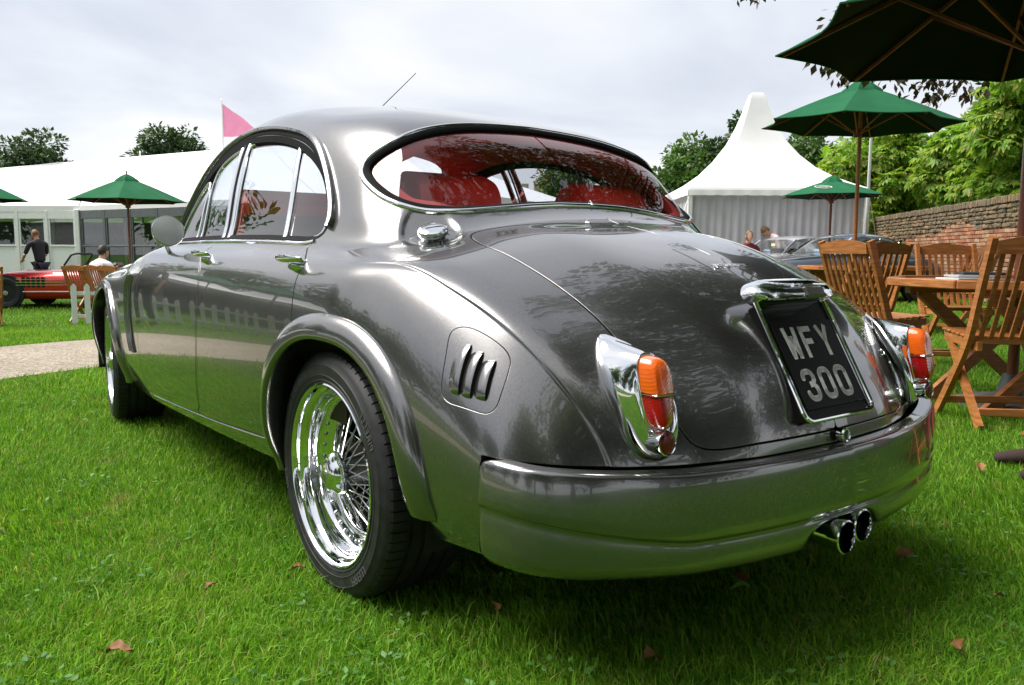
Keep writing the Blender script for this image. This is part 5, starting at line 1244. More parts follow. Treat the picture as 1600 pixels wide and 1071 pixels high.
# ---- brick and rubble wall
def brick_wall():
    P0=np.array([7.75,8.0]);P1=np.array([12.49,35.0]); d=P1-P0;L=np.linalg.norm(d);d/=L; ang=math.atan2(d[1],d[0]); nrm=np.array([-d[1],d[0]]) # towards the lawn (left)
    root=empty('garden_wall',(P0[0],P0[1],0),ang,'old garden wall of red brick below and rough stone above, right of the tents','wall')
    mort=simple('lime_mortar',(.26,.20,.135),.95,var=.25,scale=5,bump=.6,bscale=40)
    c=MB(); c.box((L/2,-.15,.93),(L,.30,1.86)); c.build('wall_core',mort,root,False)
    def bm(name,cols):
        m=Mat(name).set(rough=.9); oi=m.n('ShaderNodeObjectInfo'); gi=m.n('ShaderNodeNewGeometry'); ad=m.n('ShaderNodeMath',operation='ADD'); fr=m.n('ShaderNodeMath',operation='FRACT')
        m.l(oi.outputs['Random'],ad.inputs[0]); m.l(gi.outputs['Random Per Island'],ad.inputs[1]); m.l(ad.outputs[0],fr.inputs[0])
        m.base(m.mul(m.ramp(fr.outputs[0],[(i/(len(cols)-1),x) for i,x in enumerate(cols)]),m.ramp(m.noise(18,5,.6),[(.25,(.65,.65,.65)),(.75,(1.2,1.2,1.2))]))); m.bump(m.noise(50,4),.5,.006); return m.m
    brk=bm('old_red_brick',[(.24,.085,.045),(.36,.13,.065),(.45,.20,.10),(.38,.24,.14),(.20,.10,.065),(.48,.31,.19)]); stn=bm('rubble_stone',[(.12,.095,.055),(.19,.14,.08),(.14,.115,.075),(.25,.165,.085),(.09,.075,.05)])
    g=np.random.default_rng(5)
    metas=[]
    for k in range(4):
        b=MB(); b.box((0,0,0),(.215,.07,.064),None,.006); V=np.array(b.V)+g.normal(scale=.0016,size=(len(b.V),3)); me=bpy.data.meshes.new('brick'); me.from_pydata(V.tolist(),[],b.F); me.materials.append(brk); metas.append((me,V,b.F))
    slots=[]
    for row in range(21):
        z=.045+row*.076
        for i in range(int(L/.227)):
            x=.12+i*.227+(.1135 if row%2 else 0)+g.normal(scale=.004)
            if x>L-.1: continue
            top=1.40+.12*math.sin(x*.9)+.06*math.sin(x*2.3)
            if z>top: continue
            slots.append((x,z))
    # singly: the bricks that show largest in the photograph
    vis=[s for s in slots if 6.0<s[0]]; vis.sort(key=lambda s:s[0]); one=set(vis[:290])
    st=MB()
    for s in slots:
        k=g.integers(4); y=.008+g.normal(scale=.004)
        if s in one:
            o=bpy.data.objects.new('brick',metas[k][0]); COL.objects.link(o); o.parent=root; o.location=(s[0],y,s[1]); o.rotation_euler=(g.normal(scale=.01),g.normal(scale=.01),g.normal(scale=.012))
        else: st.add(metas[k][1]+np.array([s[0],y,s[1]]),metas[k][2])
    o=st.build('brickwork',brk,root,False); o['kind']='stuff'
    # rubble above
    st=MB()
    x=0.05
    z=1.20
    while z<1.80:
        x=.05+g.random()*.1; hh=.055+g.random()*.05
        while x<L-.1:
            w=.08+g.random()*.16; top=1.40+.12*math.sin(x*.9)+.06*math.sin(x*2.3)
            if z+hh/2>top:
                b=MB(); b.box((0,0,0),(w-.012,.09,hh-.010),None,.018); V=np.array(b.V); V+=g.normal(scale=.006,size=V.shape); st.add(V+np.array([x+w/2,.004+g.normal(scale=.010),z+hh/2]),b.F)
            x+=w
        z+=hh
    o=st.build('rubble',stn,root,False); o['kind']='stuff'
    n=int(L/.105)
    cp=MB()
    for i in range(n):
        b=MB(); b.box((0,0,0),(.092,.40,.13),None,.012); V=np.array(b.V)+g.normal(scale=.004,size=(len(b.V),3)); cp.add(V+np.array([.05+i*.105,-.14,1.90+g.normal(scale=.006)]),b.F)
    o=cp.build('coping',stn,root,False); o['kind']='stuff'
brick_wall()
# ================================================================ FURNITURE, CARS, PEOPLE
def parasol(x,y,rim,top,r,label,n=8,rot=0,tilt=(0,0),pole_r=.024,ribs=True,logo=False,ax=0,lean=(0,0),cm='green',pm='pole'):
    z0=float(ground_z(x,y)); root=empty('green_parasol',(x,y,z0),0,label,'parasol','green garden parasols'); rim-=z0;top-=z0
    m=MB(); m.tube([(lean[0],lean[1],0),(0,0,top-.02)],pole_r,12); m.build('pole',MT[pm],root)
    m=MB(); m.lathe([(.28,0),(.28,.05),(.08,.08),(.05,.20),(.03,.20)],20,Matrix.Translation((lean[0],lean[1],0))); m.build('base',MT['greyframe'],root)
    V=[];F=[];k=6;seg=8
    T=Matrix.Translation((0,0,top))@Matrix.Rotation(tilt[0],4,'X')@Matrix.Rotation(tilt[1],4,'Y')@Matrix.Translation((0,0,-top))
    def P(a,f,dz=0):
        # a angle; between ribs the cloth edge is scalloped inwards and stretched flat
        q=((a-rot)/(2*math.pi/n))%1; rr=math.cos(math.pi/n)/math.cos((q-.5)*2*math.pi/n); sc=rr*(1-.075*math.sin(math.pi*q)*f**3)
        z=top-(top-rim)*(f**1.12)-.02*math.sin(math.pi*q)*math.sin(math.pi*f); return tuple(T@Vector((r*f*sc*math.cos(a),r*f*sc*math.sin(a),z+dz)))
    def shell(dz):
        k0=len(V); N_=n*seg
        for i in range(9):
            f=.02+.98*i/8
            for q in range(N_): V.append(P(rot+2*math.pi*q/N_,f,dz))
        for i in range(8):
            for q in range(N_): F.append((k0+i*N_+q,k0+(i+1)*N_+q,k0+(i+1)*N_+(q+1)%N_,k0+i*N_+(q+1)%N_))
        return k0
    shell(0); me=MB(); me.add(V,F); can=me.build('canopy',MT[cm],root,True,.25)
    # hem
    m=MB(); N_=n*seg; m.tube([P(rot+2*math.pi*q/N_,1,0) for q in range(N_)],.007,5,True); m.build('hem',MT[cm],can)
    # vent cap
    m=MB(); V2=[];F2=[]
    for f,dz in ((.03,.075),(.10,.06),(.19,.025),(.21,.0)):
        for q in range(n*2): a=rot+math.pi*q/n; x_,y_,z_=P(a,f,dz); V2.append((x_,y_,z_-.008*(q%2)))
    for i in range(3):
        for q in range(n*2): F2.append((i*n*2+q,(i+1)*n*2+q,(i+1)*n*2+(q+1)%(n*2),i*n*2+(q+1)%(n*2)))
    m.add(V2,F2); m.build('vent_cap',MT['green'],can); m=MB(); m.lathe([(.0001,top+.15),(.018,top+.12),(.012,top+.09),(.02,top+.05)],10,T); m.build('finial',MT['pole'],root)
    for q in range(n):
        a=rot+2*math.pi*q/n; m=MB(); A=Vector(P(a,.03,-.03));B=Vector(P(a,.97,-.022)); m.bar(A,B,.016,.022); m.build('rib',MT['pole'],root)
        m=MB(); m.bar((T@Vector((.03*math.cos(a),.03*math.sin(a),rim-.10+.0*(top-rim)))),Vector(P(a,.52,-.035)),.014,.018); m.build('strut',MT['pole'],root)
    m=MB(); m.lathe([(.05,rim-.14),(.05,rim-.06),(.03,rim-.05)],12,T); m.build('runner',MT['pole'],root)
    if logo:
        m=MB(); a=logo; c=Vector(P(a,.62,.008)); t1=(Vector(P(a+.2,.62,.008))-c).normalized(); t2=(Vector(P(a,.75,.008))-c).normalized(); m.tube([c+t1*.16*math.cos(q)+t2*.085*math.sin(q) for q in np.linspace(0,2*math.pi,25)[:-1]],.008,5,True); m.tube([c-t1*.09,c+t1*.09],.012,5); m.build('printed_emblem',MT['whitepaint'],can)
    return root
parasol(2.93,4.65,2.13,2.72,1.40,'large parasol, tinted darker for shade, over the nearest table, cut off by the top right corner',rot=math.radians(21),cm='green_shaded',pole_r=.03)
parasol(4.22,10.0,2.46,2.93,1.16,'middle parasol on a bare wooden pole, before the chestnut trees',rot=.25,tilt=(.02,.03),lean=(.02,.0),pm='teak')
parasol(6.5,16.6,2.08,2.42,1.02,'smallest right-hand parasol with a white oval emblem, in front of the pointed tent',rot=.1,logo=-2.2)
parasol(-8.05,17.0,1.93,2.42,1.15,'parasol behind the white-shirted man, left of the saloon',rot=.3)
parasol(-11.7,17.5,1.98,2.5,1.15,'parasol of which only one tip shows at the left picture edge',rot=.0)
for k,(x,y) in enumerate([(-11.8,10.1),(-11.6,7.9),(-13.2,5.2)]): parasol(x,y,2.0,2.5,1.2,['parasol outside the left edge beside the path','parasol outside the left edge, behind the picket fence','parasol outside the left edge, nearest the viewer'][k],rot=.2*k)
# ---- folding teak chair, origin on the ground under the seat, faces +y
def chair(label,group='folding teak chairs'):
    root=empty('folding_chair',(0,0,0),0,label,'chair',group)
    W_=.225; tz=.98
    up=lambda s:[(s*W_,-.30,tz),(s*W_,-.235,.80),(s*W_,-.17,.62),(s*W_,-.10,.44),(s*W_,.07,.20),(s*W_,.22,.012)]
    def plank(pts,w,h,name):
        m=MB(); 
        P=catmull(pts,4); V=[];n=len(P);F=[]
        for i,p in enumerate(P):
            t=P[min(i+1,n-1)]-P[max(i-1,0)]; t/=np.linalg.norm(t); b=np.cross([1,0,0],t); b/=np.linalg.norm(b)
            for a,c in ((-1,-1),(1,-1),(1,1),(-1,1)): V.append(p+np.array([1,0,0])*a*w/2+b*c*h/2)
        for i in range(n-1):
            for q in range(4): F.append((i*4+q,i*4+(q+1)%4,(i+1)*4+(q+1)%4,(i+1)*4+q))
        F+=[(0,1,2,3),((n-1)*4+3,(n-1)*4+2,(n-1)*4+1,(n-1)*4)]
        m.add(V,F); return m.build(name,MT['teak'],root,False)
    for s in (-1,1):
        plank(up(s),.028,.048,'upright'); plank([(s*(W_-.034),.20,.455),(s*(W_-.034),.02,.26),(s*(W_-.034),-.22,.012)],.026,.045,'leg')
        plank([(s*(W_-.036),-.16,.425),(s*(W_-.036),.24,.445)],.024,.045,'seat_rail')
    # curved top rail and lower back rail
    m=MB();V=[];F=[];n=12
    for i in range(n+1):
        x=-W_+.016+(2*W_-.032)*i/n; c=math.cos((i/n-.5)*math.pi)
        for y,z in ((-.312,tz-.085),(-.288,tz-.085),(-.300,tz-.02+.028*c),(-.322,tz-.02+.028*c)): V.append((x,y+.0*c,z))
    for i in range(n):
        for q in range(4): F.append((i*4+q,i*4+(q+1)%4,(i+1)*4+(q+1)%4,(i+1)*4+q))
    F+=[(0,1,2,3),(n*4+3,n*4+2,n*4+1,n*4)]; m.add(V,F); m.build('top_rail',MT['teak'],root,False)
    m=MB(); m.box((0,-.112,.455),(2*W_-.03,.022,.045),None,.004); m.build('back_rail',MT['teak'],root,False)
    sl=None
    for k in range(8):
        x=-.172+k*.0492
        if sl is None:
            sl=plank([(x,-.292,.905),(x,-.245,.76),(x,-.18,.60),(x,-.118,.462)],.022,.012,'back_slat'); x0=x
        else: c=sl.copy(); COL.objects.link(c); c.parent=root; c.location=(x-x0,0,0)
    for k in range(7):
        m=MB(); m.box((0,-.10+k*.056,.462+.003*k),(2*W_-.03,.044,.014),None,.004); m.build('seat_slat',MT['teak'],root,False)
    for y,z,w in ((.145,.10,2*W_-.03),(-.16,.085,2*W_-.09)): m=MB(); m.box((0,y,z),(w,.022,.040),None,.003); m.build('stretcher',MT['teak'],root,False)
    return root
def put_chair(x,y,rz,label,z=None):
    global CH0
    if CH0 is None: c=CH0=chair(label)
    else: c=copy_tree(CH0); c['label']=label
    c.location=(x,y,float(ground_z(x,y)) if z is None else z); c.rotation_euler=(0,0,rz); return c
CH0=None
put_chair(2.60,4.22,math.radians(-6),'nearest teak chair at the right edge, its slatted back to the viewer')
put_chair(2.50,5.5,math.radians(-70),'chair with its back leaning out over the saloon tail, left of two that overlap')
put_chair(2.72,6.35,math.radians(12),'chair half hidden behind the leaning one, its back upright')
put_chair(3.62,6.55,math.radians(172),'chair on the far side of the near table, facing the viewer')
put_chair(4.75,10.8,math.radians(150),'small far chair against the brick wall')
put_chair(5.05,9.1,math.radians(95),'chair between the two tables, showing its crossed legs')
put_chair(-7.40,14.0,math.radians(-12),'left chair behind the white picket, beside the white-shirted man')
put_chair(-6.72,13.9,math.radians(-25),'chair right of the white-shirted man, against the saloon wing')
put_chair(-8.55,13.0,math.radians(40),'chair cut off by the left picture edge beside the red roadster')
put_chair(3.15,15.2,math.radians(35),'tiny chair between the seated woman and the blue coupe')
put_chair(-7.30,14.35,math.radians(-18),'chair the white-shirted man sits on')
def table(x,y,r,label,rot=0):
    root=empty('garden_table',(x,y,float(ground_z(x,y))),rot,label,'table','octagonal teak tables')
    for k in range(9):
        a=-r+2*r*k/9+.004;b=-r+2*r*(k+1)/9-.004; c=r*math.tan(math.pi/8); f=lambda u:(r if abs(u)<c else r-(abs(u)-c))
        V=[(a,-f(a)+.03,.720),(b,-f(b)+.03,.720),(b,f(b)-.03,.720),(a,f(a)-.03,.720)];V+=[(p[0],p[1],.742) for p in V]
        m=MB(); m.add(V,[(3,2,1,0),(4,5,6,7),(0,1,5,4),(1,2,6,5),(2,3,7,6),(3,0,4,7)]); m.build('top_plank',MT['teak'],root,False)
    m=MB(); c=r*math.tan(math.pi/8); pts=[(r*(1 if q in(0,7) else -1 if q in (3,4) else 0)+0,0) for q in range(8)]
    oc=[(r/math.cos(math.pi/8)*math.cos(math.pi/8+q*math.pi/4),r/math.cos(math.pi/8)*math.sin(math.pi/8+q*math.pi/4)) for q in range(8)]
    for q in range(8): m.bar((*oc[q],.732),(*oc[(q+1)%8],.732),.035,.05,(0,0,1),.006)
    m.build('top_edge',MT['teak'],root,False)
    for s in (-1,1):
        m=MB(); m.bar((-r*.8,s*.28,.69),(r*.8,s*.28,.69),.045,.055); m.build('bearer',MT['teak'],root,False)
        for t in (-1,1): m=MB(); m.bar((t*r*.66,s*(.28-.05 if t>0 else .28),.67),(-t*r*.60,s*(.28-.05 if t>0 else .28),.01),.035,.07); m.build('leg',MT['teak'],root,False)
    return root
table(2.97,4.70,.66,'near teak table with papers on it under the large parasol',.2)
table(4.35,10.0,.70,'far teak table under the middle parasol, before the blue coupe',.1)
# papers on the near table
for k,(x,y,w,h,c,lb) in enumerate([(2.66,4.72,.26,.19,(.72,.72,.72),'white magazine lowest in the pile on the near table'),(2.72,4.76,.25,.18,(.55,.56,.58),'grey brochure in the middle of the pile of papers'),(2.80,4.80,.24,.17,(.05,.05,.06),'black folder lying on top of the pile of papers')]):
    m=MB(); m.box((0,0,0),(w,h,.014),None,.003); o=m.build('magazine',simple('paper_%d'%k,c,.5),None,False); o.location=(x,y,.752+.0155*k); o.rotation_euler=(0,0,.2-.25*k); tag(o,lb,'magazine','papers on the near table')
m=MB(); m.tube([(-.04,0,.0),(-.05,.0,.055),(.03,0,.055),(.05,0,.0)],.004,6,False); o=m.build('white_hook',MT['whitepaint']); o.location=(2.62,4.75,.40); tag(o,'small bent white wire under the near table','hook')
# ---- picket fence bits
def picket(x,y,rz,n,label,grp='white picket fences'):
    root=empty('picket_fence',(x,y,float(ground_z(x,y))),rz,label,'fence',grp)
    for i in range(n):
        m=MB(); m.box((i*.20,0,.32),(.085,.02,.64),None,.004); m.add([(i*.20-.042,-.01,.64),(i*.20+.042,-.01,.64),(i*.20+.042,.01,.64),(i*.20-.042,.01,.64),(i*.20,-.01,.69),(i*.20,.01,.69)],[(0,1,4),(2,3,5),(0,4,5,3),(1,2,5,4)]); m.build('picket',MT['whitepaint'],root,False)
    for z in (.14,.52): m=MB(); m.box(((n-1)*.1,.022,z),((n-1)*.2+.1,.02,.06)); m.build('rail',MT['whitepaint'],root,False)
picket(-7.32,13.4,math.radians(18),4,'short white picket fence in front of the chairs, left of the saloon')
for k,(x,y,a,n) in enumerate([(-6.5,8.9,247,9),(-7.25,7.2,239.5,10),(-8.3,5.4,235,11),(-9.6,3.5,235,12),(-11.1,1.4,235,12)]): picket(x,y,math.radians(a),n,['farthest run of white picket fence along the outside of the path','second farthest run of white picket fence along the path','middle run of white picket fence along the path','second nearest run of white picket fence along the path','nearest run of white picket fence along the path'][k])
# white tents mirrored in the doors
def small_tent(x,y,hw,h,label):
    root=empty('white_tent',(x,y,float(ground_z(x,y))),.3,label,'tent','white tents outside the picture'); V=[];F=[]
    for z,r in ((h,.1),(h*.8,.35),(h*.62,.9),(h*.52,1.6),(h*.47,hw)):
        V+=[(-r,-r,z),(r,-r,z),(r,r,z),(-r,r,z)]
    for i in range(4):
        for q in range(4): F.append((i*4+q,i*4+(q+1)%4,(i+1)*4+(q+1)%4,(i+1)*4+q))
    link('roof',V,F,MT['canvas_white'],root,False); m=MB(); m.box((0,hw-.1,h*.235),(2*hw-.2,.03,h*.47)); m.box((-hw+.1,0,h*.235),(.03,2*hw-.2,h*.47)); m.build('wall',MT['curtain'],root,False)
for x,y in ((-16.6,19.6),(-18.6,16.2),(-21.2,12.4)): small_tent(x,y,2.5,5.0,{19.6:'farthest of three white peaked tents outside the left edge',16.2:'middle one of three white peaked tents outside the left edge',12.4:'nearest of three white peaked tents outside the left edge'}[y])
# ---- simple classic cars in the background
def disc_wheel(root,x,y,z,r,s,rimmat):
    m=MB(); m.lathe([(r*.62,.0),(r*.70,.012),(r*.9,.014),(r,-.01),(r,-.15),(r*.9,-.17),(r*.6,-.17)],28,Matrix.Translation((x,y,z))@Matrix.Rotation(0 if s>0 else math.pi,4,'Z'),'y'); t=m.build('wheel',MT['tyre'],root)
    m=MB(); M=Matrix.Translation((x,y,z))@Matrix.Rotation(0 if s>0 else math.pi,4,'Z'); m.lathe([(r*.62,.002),(r*.58,-.02),(r*.50,-.045),(r*.18,-.03),(r*.16,.004),(.0001,.012)],24,M,'y'); m.build('rim',rimmat,t)
    m=MB(); m.lathe([(r*1.12,-.19),(r*1.12,-.02)],24,M,'y'); m.lathe([(.0001,-.18),(r*1.12,-.19)],24,M,'y'); 
def loft_body(st,name,mat,root,sec):
    V=[];F=[];k=len(sec)
    for (x,zl,zh,w) in st:
        for (a,b) in sec: V.append((x,a*w,zl+(zh-zl)*b))
    n=len(st)
    for i in range(n-1):
        for q in range(k-1): F.append((i*k+q,(i+1)*k+q,(i+1)*k+q+1,i*k+q+1))
    V=np.array(V);M2=V*np.array([1,-1,1]); m=MB(); m.add(V,F); m.add(M2,[f[::-1] for f in F]); m.add(V[:k],[tuple(range(k))[::-1]]) if 0 else None
    return m.build(name,mat,root,True,1.2)
SEC=[(0,1.0),(.35,.995),(.62,.97),(.82,.91),(.94,.80),(1.0,.62),(1.0,.40),(.97,.18),(.90,.0),(0,-.02)]
def spline_st(rows,n=60):
    r=np.array(rows,float); t=np.linspace(0,len(r)-1,n); C_=catmull(r,12); return [C_[int(i/(n-1)*(len(C_)-1))] for i in range(n)]
def dark_arches(root,xs,r,w,z):
    for x in xs:
        for s in (1,-1): m=MB(); M=Matrix.Translation((x,s*(w+.004),z))@Matrix.Rotation(0 if s>0 else math.pi,4,'Z'); m.lathe([(.0001,.0),(r,.0),(r*1.03,-.02)],28,M,'y'); m.build('wheel_arch',MT['under'],root)
def coupe(x,y,rz,paint,label,roofpaint=None,cat='car',name='classic_coupe'):
    root=empty(name,(x,y,float(ground_z(x,y))),rz,label,cat)
    body=spline_st([(2.10,.40,.44,.30),(2.06,.30,.62,.55),(1.85,.22,.76,.70),(1.35,.20,.84,.77),(.70,.20,.90,.79),(.10,.20,.93,.81),(-.60,.20,.93,.81),(-1.20,.20,.92,.80),(-1.75,.22,.84,.74),(-2.10,.28,.68,.60),(-2.2,.38,.48,.32)])
    loft_body(body,'body',paint,root,SEC)
    cab=[(.0,1.0),(.45,.99),(.70,.95),(.84,.86),(.92,.70),(1.0,.0)]
    st=spline_st([(.62,.88,.90,.62),(.42,.88,1.06,.62),(.18,.88,1.22,.61),(-.15,.88,1.29,.61),(-.60,.88,1.28,.60),(-.98,.88,1.20,.57),(-1.35,.86,1.03,.52),(-1.65,.84,.88,.45)],40)
    loft_body(st,'cabin_glass',MT['glass_clear'],root,cab)
    rf=[(.0,1.008),(.45,.998),(.70,.958),(.84,.87)]; loft_body([s for s in st if -1.15<s[0]<.22],'roof',roofpaint or paint,root,rf)
    m=MB()
    for s in (1,-1):
        m.tube([(.60,s*.62,.90),(.40,s*.57,1.05),(.17,s*.54,1.20)],.018,6); m.tube([(-.45,s*.60,.90),(-.50,s*.56,1.2)],.02,6); m.tube([(-1.62,s*.45,.88),(-1.3,s*.47,1.03),(-1.05,s*.50,1.15)],.035,6); m.tube([(.5,s*.635,.91),(-1.2,s*.62,.91)],.010,6)
    m.build('window_pillar',MT['chrome'],root)
    m=MB(); m.tube([(.74,-.4,.925),(.60,0,.95),(.62,.3,.95)],.008,5); m.tube([(.74,.05,.925),(.60,.35,.95)],.008,5); m.build('wiper',MT['steel'],root)
    m=MB(); m.box((.55,.1,.95),(.02,.20,.10),Matrix.Rotation(0,4,'Y')); m.build('windscreen_card',simple('pale_blue_card',(.35,.45,.62),.5),root,False)
    m=MB(); m.box((.42,.15,1.10),(.02,.12,.06)); m.build('windscreen_sticker',simple('cream_sticker',(.75,.68,.35),.5),root,False)
    m=MB(); m.box((-.1,.3,.75),(.15,.45,.55),None,.05); m.box((-.1,-.3,.75),(.15,.45,.55),None,.05); m.box((.1,0,.5),(1.4,1.3,.5)); m.build('seat',MT['blackleather'],root)
    dark_arches(root,(1.35,-1.25),.36,.80,.33)
    for xx in (1.35,-1.25):
        for s in (1,-1): disc_wheel(root,xx,s*.815,.325,.325,s,MT['steel'])
    for s in (1,-1):
        M=Matrix.Translation((1.93,s*.50,.60))@Matrix.Rotation(math.pi/2,4,'Y'); m=MB(); m.lathe([(.09,-.1),(.09,.02),(.0001,.05)],20,M); m.build('headlamp',MT['chrome'],root)
        m=MB(); m.box((-2.10,s*.48,.60),(.05,.09,.12),None,.02); m.build('tail_lamp',MT['red'],root)
        m=MB(); m.box((-.35,s*.82,.78),(.14,.02,.02),None,.005); m.build('door_handle',MT['chrome'],root)
    m=MB(); m.tube([(1.9,.66,.42),(2.14,.45,.42),(2.18,0,.42),(2.14,-.45,.42),(1.9,-.66,.42)],.035,8); m.tube([(-1.95,.68,.44),(-2.22,.4,.44),(-2.26,0,.44),(-2.22,-.4,.44),(-1.95,-.68,.44)],.035,8); m.build('bumper',MT['chrome'],root)
    return root
def carpaint(name,c): m=Mat(name).set(base=(*c,1),rough=.35,coat=1,coatr=.02,metal=.25); m.base(m.ramp(m.noise(500,1),[(.3,tuple(np.array(c)*.85)),(.7,tuple(np.array(c)*1.15))])); return m.m
coupe(6.25,15.55,math.radians(200),carpaint('dark_blue_paint',(.022,.035,.055)),'dark blue classic coupe with a grey roof behind the right-hand tables',carpaint('blue_grey_roof',(.13,.17,.22)))
coupe(5.9,17.6,math.radians(205),carpaint('silver_paint',(.45,.47,.48)),'pale silver car just showing behind the dark blue coupe')
coupe(-7.2,21.5,math.radians(160),carpaint('pale_grey_paint',(.5,.51,.5)),'pale car by the marquee, its roof just above the saloon wing')
def roadster():
    x,y=-9.55,18.1; root=empty('red_roadster',(x,y,float(ground_z(x,y))),math.radians(186),'bright red open roadster with black side grille parked before the marquee','car')
    red=carpaint('bright_red_paint',(.62,.018,.012))
    body=spline_st([(2.15,.36,.46,.35),(2.10,.28,.58,.60),(1.85,.22,.70,.74),(1.30,.20,.80,.82),(.80,.20,.82,.84),(.20,.20,.84,.85),(-.45,.20,.85,.85),(-1.0,.20,.84,.84),(-1.55,.22,.80,.80),(-2.0,.28,.66,.66),(-2.15,.36,.50,.40)])
    loft_body(body,'body',red,root,SEC)
    m=MB(); m.box((-.25,0,.845),(.95,1.0,.03),None,.01); m.build('cockpit',MT['blackleather'],root)
    for s in (1,-1): m=MB(); m.box((-.55,s*.30,.86),(.16,.44,.22),None,.05); m.build('seat_back',MT['blackleather'],root)
    m=MB(); m.tube([(.30,.58,.84),(.10,.55,1.14),(.06,.4,1.17),(.06,-.4,1.17),(.10,-.55,1.14),(.30,-.58,.84)],.022,6); m.build('windscreen_frame',MT['under'],root)
    m=MB(); m.add([(.30,.57,.85),(.10,.54,1.13),(.10,-.54,1.13),(.30,-.57,.85)],[(0,1,2,3)]); m.build('windscreen',MT['glass_clear'],root,False)
    for s in (1,-1):
        m=MB()
        for i in range(5): m.box((.98-.10*i,s*.846,.56),(.065,.015,.22),Matrix.Identity(4)); 
        m.build('side_grille',MT['under'],root,False)
        for z in (.50,.56,.62): m=MB(); m.box((.55,s*.858,z),(1.15,.012,.012)); m.build('grille_bar',MT['chrome'],root,False)
        m=MB(); m.box((0,s*.852,.36),(2.0,.02,.022),None,.005); m.build('sill_strip',MT['whitepaint'],root,False)
        m=MB(); m.tube([(1.62,s*.74,.70),(1.30,s*.80,.735),(.95,s*.81,.73)],.02,6); m.build('wing_brow',red,root)
        M=Matrix.Translation((1.98,s*.58,.56))@Matrix.Rotation(math.pi/2,4,'Y'); m=MB(); m.lathe([(.10,-.1),(.10,.02),(.0001,.06)],20,M); m.build('headlamp',MT['chrome'],root)
    dark_arches(root,(1.35,-1.15),.37,.835,.34)
    rim=simple('red_and_silver_rim',(.35,.05,.05),.3,.5)
    for xx in (1.35,-1.15):
        for s in (1,-1): disc_wheel(root,xx,s*.85,.33,.33,s,MT['steel'])
roadster()
# ---- people
MT['skin']=simple('skin',(.52,.29,.20),.5,var=.06,sss=.0); MT['hair']=simple('dark_hair',(.03,.02,.013),.6,bump=.4,bscale=90); MT['fairhair']=simple('fair_hair',(.15,.085,.035),.6,bump=.4,bscale=90)
def cloth(n,c): return simple(n,c,.85,var=.15,scale=6,bump=.3,bscale=30)
def skin_mesh(J,E,R,name,mat,parent,sub=2):
    me=bpy.data.meshes.new(name); me.from_pydata(J,E,[]); o=bpy.data.objects.new(name,me); COL.objects.link(o)
    md=o.modifiers.new('s','SKIN'); 
    for i,v in enumerate(me.skin_vertices[0].data): v.radius=R[i] if isinstance(R[i],tuple) else (R[i],R[i]); v.use_root=(i==0)
    ss=o.modifiers.new('u','SUBSURF'); ss.levels=sub; ss.render_levels=sub
    dg=bpy.context.evaluated_depsgraph_get(); m2=bpy.data.meshes.new_from_object(o.evaluated_get(dg)); bpy.data.objects.remove(o)
    m2.polygons.foreach_set('use_smooth',np.ones(len(m2.polygons),bool)); m2.materials.clear(); m2.materials.append(mat); m2.name=name
    o=bpy.data.objects.new(name,m2); COL.objects.link(o); o.parent=parent; return o
